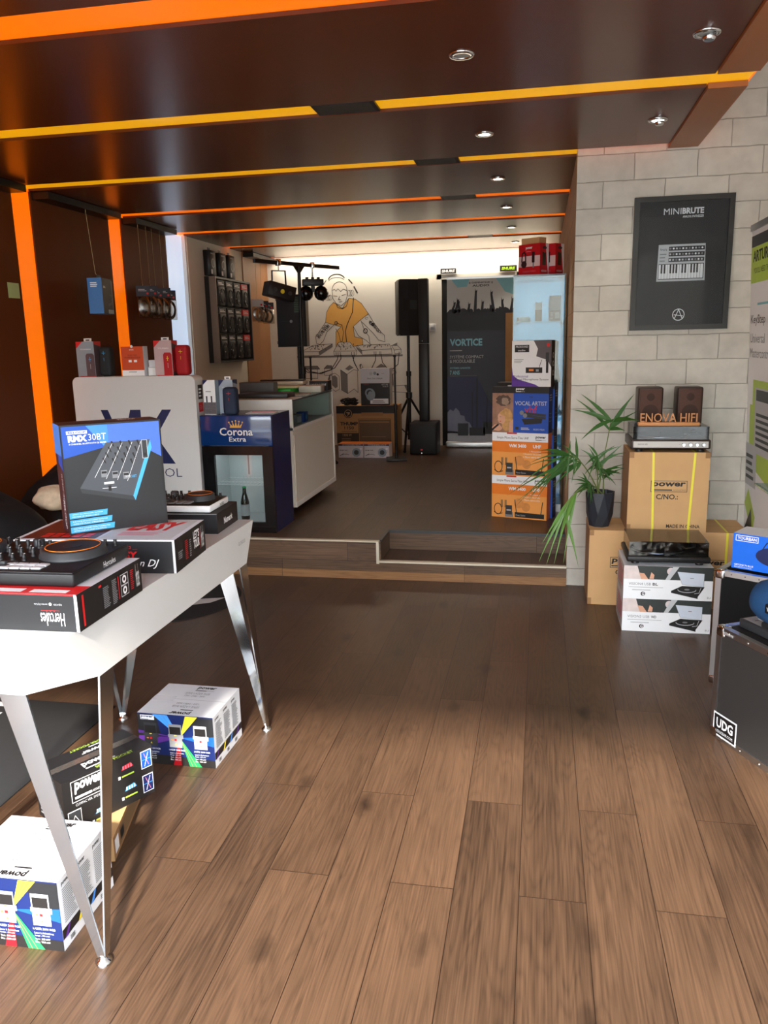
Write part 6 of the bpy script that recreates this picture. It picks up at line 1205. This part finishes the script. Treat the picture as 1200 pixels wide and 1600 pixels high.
b = MB(); x_, y_ = stack_at(0.03); b.tube([(x_+0.15+0.045*math.cos(k*math.pi/8), y_-0.045+0.018*math.sin(k*math.pi/8), ZP+0.996) for k in range(16)], 0.004, lgrey, 6, True); tag(b.build('tape_ring', None), 'thin pale ring lying on the blue vocal carton beside the purple carton', 'ring')
for i, (z, lab) in enumerate(((ZP, 'blue carton on the floor right behind the lower orange carton'), (ZP+0.339, 'blue carton behind the upper orange carton, second of the rear stack'), (ZP+0.678, 'topmost blue carton of the rear stack behind the vocal microphone carton'))):
    vocal_box(lab, 0.098, z, 0.445)
w, d, h = 0.295, 0.088, 0.330; b, f = carton(w, d, h, white, right=ink, top=dgrey); F = f['front']; pur = mat('violet_print', (92, 52, 150), 0.45, noise=0.05)
b.poly(F, [(0.55, 1), (1, 1), (1, 0.42), (0.90, 0.58), (0.62, 0.66), (0.66, 0.82)], mat('taupe_grey_print', (92, 86, 90), 0.45, noise=0.05)); b.poly(F, [(0, 0.45), (0.03, 0.25), (0.16, 0.16), (0.60, 0.05), (0.70, 0), (0, 0)], pur); b.rect(F, 0.07, 0.75, 0.44, 0.91, ink, 2); b.text(F, 'PROSOUND', 0.10, 0.845, 0.41, 0.89, white, 3); b.text(F, 'audio', 0.16, 0.77, 0.34, 0.81, white, 3); b.lines(F, 0.06, 0.52, 0.30, 0.62, 3, grey, 2, 0.3); b.disc(F, 0.92, 0.90, 0.045, red, 2, 14)
b.rect(F, 0.36, 0.30, 0.78, 0.42, ink, 3); b.rect(F, 0.44, 0.34, 0.56, 0.385, orange, 4); b.rect(F, 0.62, 0.33, 0.69, 0.38, steel_blue, 4); b.stroke(F, [(0.70, 0.42), (0.76, 0.58)], 0.004, ink, 3); b.rect(F, 0.87, 0.30, 0.93, 0.55, ink, 3); b.rect(F, 0.86, 0.55, 0.94, 0.74, dgrey, 3)
b.text(F, 'Professional', 0.04, 0.20, 0.42, 0.255, pur, 3); b.text(F, '1 Canal Microphone System', 0.04, 0.125, 0.94, 0.185, ink, 3)
F = f['right']
for v in (0.68, 0.50, 0.30): b.disc(F, 0.5, v, 0.24, lgrey, 2, 12); b.disc(F, 0.5, v, 0.12, dgrey, 3, 10)
x, y = stack_at(0.0); x += 0.142; y -= 0.042
tag(b.build('microphone_box', None, (x, y, ZP+0.991), RZ), 'white grey and purple microphone carton on top of the blue cartons', 'box')
b = MB(); b.rbox((0, 0, 0), (0.24, 0.24, 0.9), 0.003, cardd, 1); b.box((0.0, 0.001, 0.901), (0.24, 0.239, 1.60), mat('weathered_carton', (158, 118, 74), 0.75, noise=0.12)); tag(b.build('cardboard_box', None, (-0.36, 8.6, ZP)), 'tall narrow brown carton between the dark banner and glass showcase', 'box')

# glass showcase with goods
t = thing('glass_showcase', 'tall clear glass showcase behind the microphone cartons with red boxes on top', 'showcase', (-0.208, 6.27, ZP))
w, d, h = 0.385, 0.36, 1.80; gc = glass('showcase_clear', (212, 228, 232), 0.02, 0.05); b = MB(); th = 0.005
for a, c in (((0, 0, 0.06), (w, th, h-0.012)), ((0, th, 0.06), (th, d-th, h-0.012)), ((w-th, th, 0.06), (w, d-th, h-0.012))): b.box(a, c, gc)
b.build('glass_sides', t)
b = MB(); b.box((0, d-th, 0.06), (w, d, h-0.012), mat('mirror_back', (98, 122, 146), 0.05, 1.0)); b.build('mirror_back', t)
b = MB(); b.box((0, 0, h-0.012), (w, d, h), gc); b.box((0, -0.001, h-0.012), (w, 0.0, h), steel_blue); b.build('glass_top', t)
for z in (0.52, 1.00, 1.455):
    b = MB(); b.box((th+0.002, th+0.002, z), (w-th-0.002, d-th-0.002, z+0.006), gc)
    for x in (0.016, w-0.016): b.cyl((x, 0.012, z-0.01), (x, 0.012, z), 0.007, chrome, seg=8)
    b.build('glass_shelf', t)
b = MB(); b.box((0, 0, 0), (w, d, 0.06), alu); b.build('base', t)
zs = ZP+1.4615
b = MB(); b.rbox((0, 0, 0), (0.10, 0.08, 0.034), 0.002, white, 1); b.rect(Face((0, 0, 0), (1, 0, 0), (0, 0, 1), 0.1, 0.034), 0.06, 0.15, 0.2, 0.85, ink, 2); tag(b.build('small_box', None, (-0.185, 6.33, zs)), 'small flat white box at left of the showcase upper shelf', 'box')
b = MB(); b.box((0, 0, 0), (0.052, 0.05, 0.085), mat('cocoa_print', (112, 88, 72), 0.5)); b.box((0, 0, 0.085), (0.052, 0.05, 0.14), lgrey); tag(b.build('small_box', None, (-0.045, 6.35, zs)), 'narrow brown and grey box in middle of the showcase upper shelf', 'box')
b = MB(); b.rbox((0, 0, 0), (0.085, 0.07, 0.185), 0.002, steel_blue, 1); F = Face((0, 0, 0), (1, 0, 0), (0, 0, 1), 0.085, 0.185); b.rect(F, 0, 0, 1, 0.42, dgrey, 2); b.lines(F, 0.1, 0.08, 0.4, 0.36, 5, lgrey, 3); b.rect(F, 0.5, 0.1, 0.9, 0.34, lgrey, 3); tag(b.build('small_box', None, (0.060, 6.34, zs)), 'tall grey-blue box at right of the showcase upper shelf', 'box')
t = thing('headphones', 'clear grey headphones on middle shelf of the glass showcase', 'headphones', (-0.02, 6.42, ZP+1.0065))
b = MB(); b.tube([(0.075*math.cos(R(a)), 0, 0.09+0.085*math.sin(R(a))) for a in range(-10, 191, 20)], 0.008, steel_blue, 8); b.build('headband', t)
for x in (-0.075, 0.075): b = MB(); b.lathe([(0.03, -0.018), (0.04, -0.01), (0.04, 0.01), (0.03, 0.018)], grey, 20, (x, 0, 0.042), 'X'); b.build('ear_cup', t)
t = thing('microphone_stand', 'pale cone desk stand on middle shelf of the showcase', 'stand', (0.115, 6.40, ZP+1.0065)); b = MB(); b.lathe([(0.045, 0), (0.04, 0.01), (0.018, 0.16), (0.022, 0.30), (0.01, 0.31)], lgrey, 18); b.build('cone', t)

def red_box(label, loc, rz):
    w, d, h = 0.20, 0.105, 0.225; b, f = carton(w, d, h, mat('scarlet_carton', (196, 22, 34), 0.4, noise=0.05), right=MATS['scarlet_carton']); F = f['front']
    b.rect(F, 0, 0.28, 1, 0.62, mat('pinkish_band', (224, 196, 196), 0.45), 1); b.text(F, 'power', 0.34, 0.82, 0.64, 0.91, white, 2, 0.03); b.lines(F, 0.36, 0.75, 0.62, 0.79, 1, pink, 2); b.disc(F, 0.26, 0.36, 0.13, mat('dark_plum_print', (50, 26, 32), 0.5), 3, 16); b.stroke(F, [(0.16, 0.45), (0.18, 0.70), (0.27, 0.76), (0.33, 0.68), (0.34, 0.45)], 0.012, MATS['dark_plum_print'], 3); b.rect(F, 0.63, 0.40, 0.76, 0.74, MATS['dark_plum_print'], 3); b.rect(F, 0.67, 0.24, 0.73, 0.40, grey, 3); b.text(F, 'CASQUE STEREO', 0.2, 0.09, 0.8, 0.15, pink, 2)
    F = f['right']; b.poly(F, [(0.62, 1), (1, 1), (1, 0), (0.95, 0)], white, 1); b.disc(F, 0.5, 0.86, 0.25, dgrey, 3, 14, ry=0.05); b.rect(F, 0.26, 0.30, 0.66, 0.72, mat('dark_olive_print', (52, 50, 34), 0.5, noise=0.3, nscale=60), 2); b.rect(F, 0.44, 0.70, 0.58, 0.84, red, 3); b.text(F, 'HSX001', 0.15, 0.09, 0.75, 0.15, white, 2, 0.02)
    tag(b.build('headphone_box', None, loc, rz), label, 'box')
zt_ = ZP+1.801
red_box('red headphone carton at left on top of the glass showcase', (-0.175, 6.415, zt_), R(-37))
red_box('red headphone carton at right on the showcase, against the wall', (-0.062, 6.468, zt_), R(-37))
b, f = carton(0.165, 0.085, 0.045, card); tag(b.build('cardboard_box', None, (-0.155, 6.425, zt_+0.226), R(-37)), 'small brown carton lying on the left red headphone carton', 'box')

# ================================================================== ceiling fittings
led = mat('lamp_glow', (255, 250, 238), 0.3, emis=14.0); off = mat('unlit_lens', (150, 150, 146), 0.15, noise=0.1)
for i, (x, y, lit, lab) in enumerate(((-0.318, 3.36, 0, 'unlit recessed steel downlight nearest the viewer, centre ceiling row'), (-0.314, 4.60, 1, 'lit downlight on second board of the centre ceiling row'), (-0.306, 5.84, 1, 'lit downlight on third board, just past the block wall corner'), (-0.298, 7.07, 1, 'lit downlight on fourth board of the centre ceiling row'), (-0.302, 8.33, 1, 'lit downlight on fifth board of the centre ceiling row'), (-0.303, 9.58, 1, 'lit downlight farthest back, above the red cartons'), (0.572, 3.36, 0, 'unlit tilted downlight at upper right near the board end'), (0.563, 4.56, 1, 'lit tilted downlight near the block wall at right'))):
    t = thing('downlight', lab, 'downlight', (x, y, HC-0.001), 0, 'recessed ceiling downlights')
    b = MB(); b.lathe([(0.032, 0.0), (0.032, -0.006), (0.046, -0.006), (0.050, -0.001), (0.050, 0.0)], chrome, 28); b.build('trim_ring', t)
    b = MB(); b.lathe([(0.001, -0.004), (0.022, -0.0045), (0.030, -0.003)], led if lit else off, 20)
    if x > 0: b.lathe([(0.020, -0.004), (0.026, -0.018), (0.018, -0.026)], chrome, 18, (0.008, 0.0, 0))
    b.build('lens', t)
    if lit: lamp('downlight_lamp', 'SPOT', (x, y, HC-0.03), 8, (1.0, 0.93, 0.82), spot_size=R(95), spot_blend=0.6, shadow_soft_size=0.03, aim=(0.12 if x > 0 else 0, 0.35 if x > 0 else 0, -1))
for x0, x1, (g0, g1), lab in ((-1.07, -0.77, GAPS[3], 'black insert panel in the yellow ceiling gap nearest the viewer'), (-0.78, -0.51, GAPS[4], 'black insert panel in the amber ceiling gap'), (-0.775, -0.51, GAPS[5], 'black insert panel in the first orange gap behind the amber one'), (-0.78, -0.52, GAPS[7], 'black insert panel in the last ceiling gap before the mural')):
    b = MB(); b.box((x0, g0+0.002, HC+0.004), (x1, g1-0.002, HC+0.0153), black); b.box((x0+0.02, g0+0.02, HC+0.002), (x1-0.02, g1-0.02, HC+0.004), inkm); tag(b.build('ceiling_insert', None), lab, 'ceiling panel')
b = MB(); b.box((0, 0, 0), (0.002, 0.12, 0.10), mat('pale_sticker', (176, 190, 130), 0.5)); tag(b.build('sticker', None, (XL+0.001, 4.95, 1.94)), 'pale green sticker on brown wall board at far left edge', 'sticker')
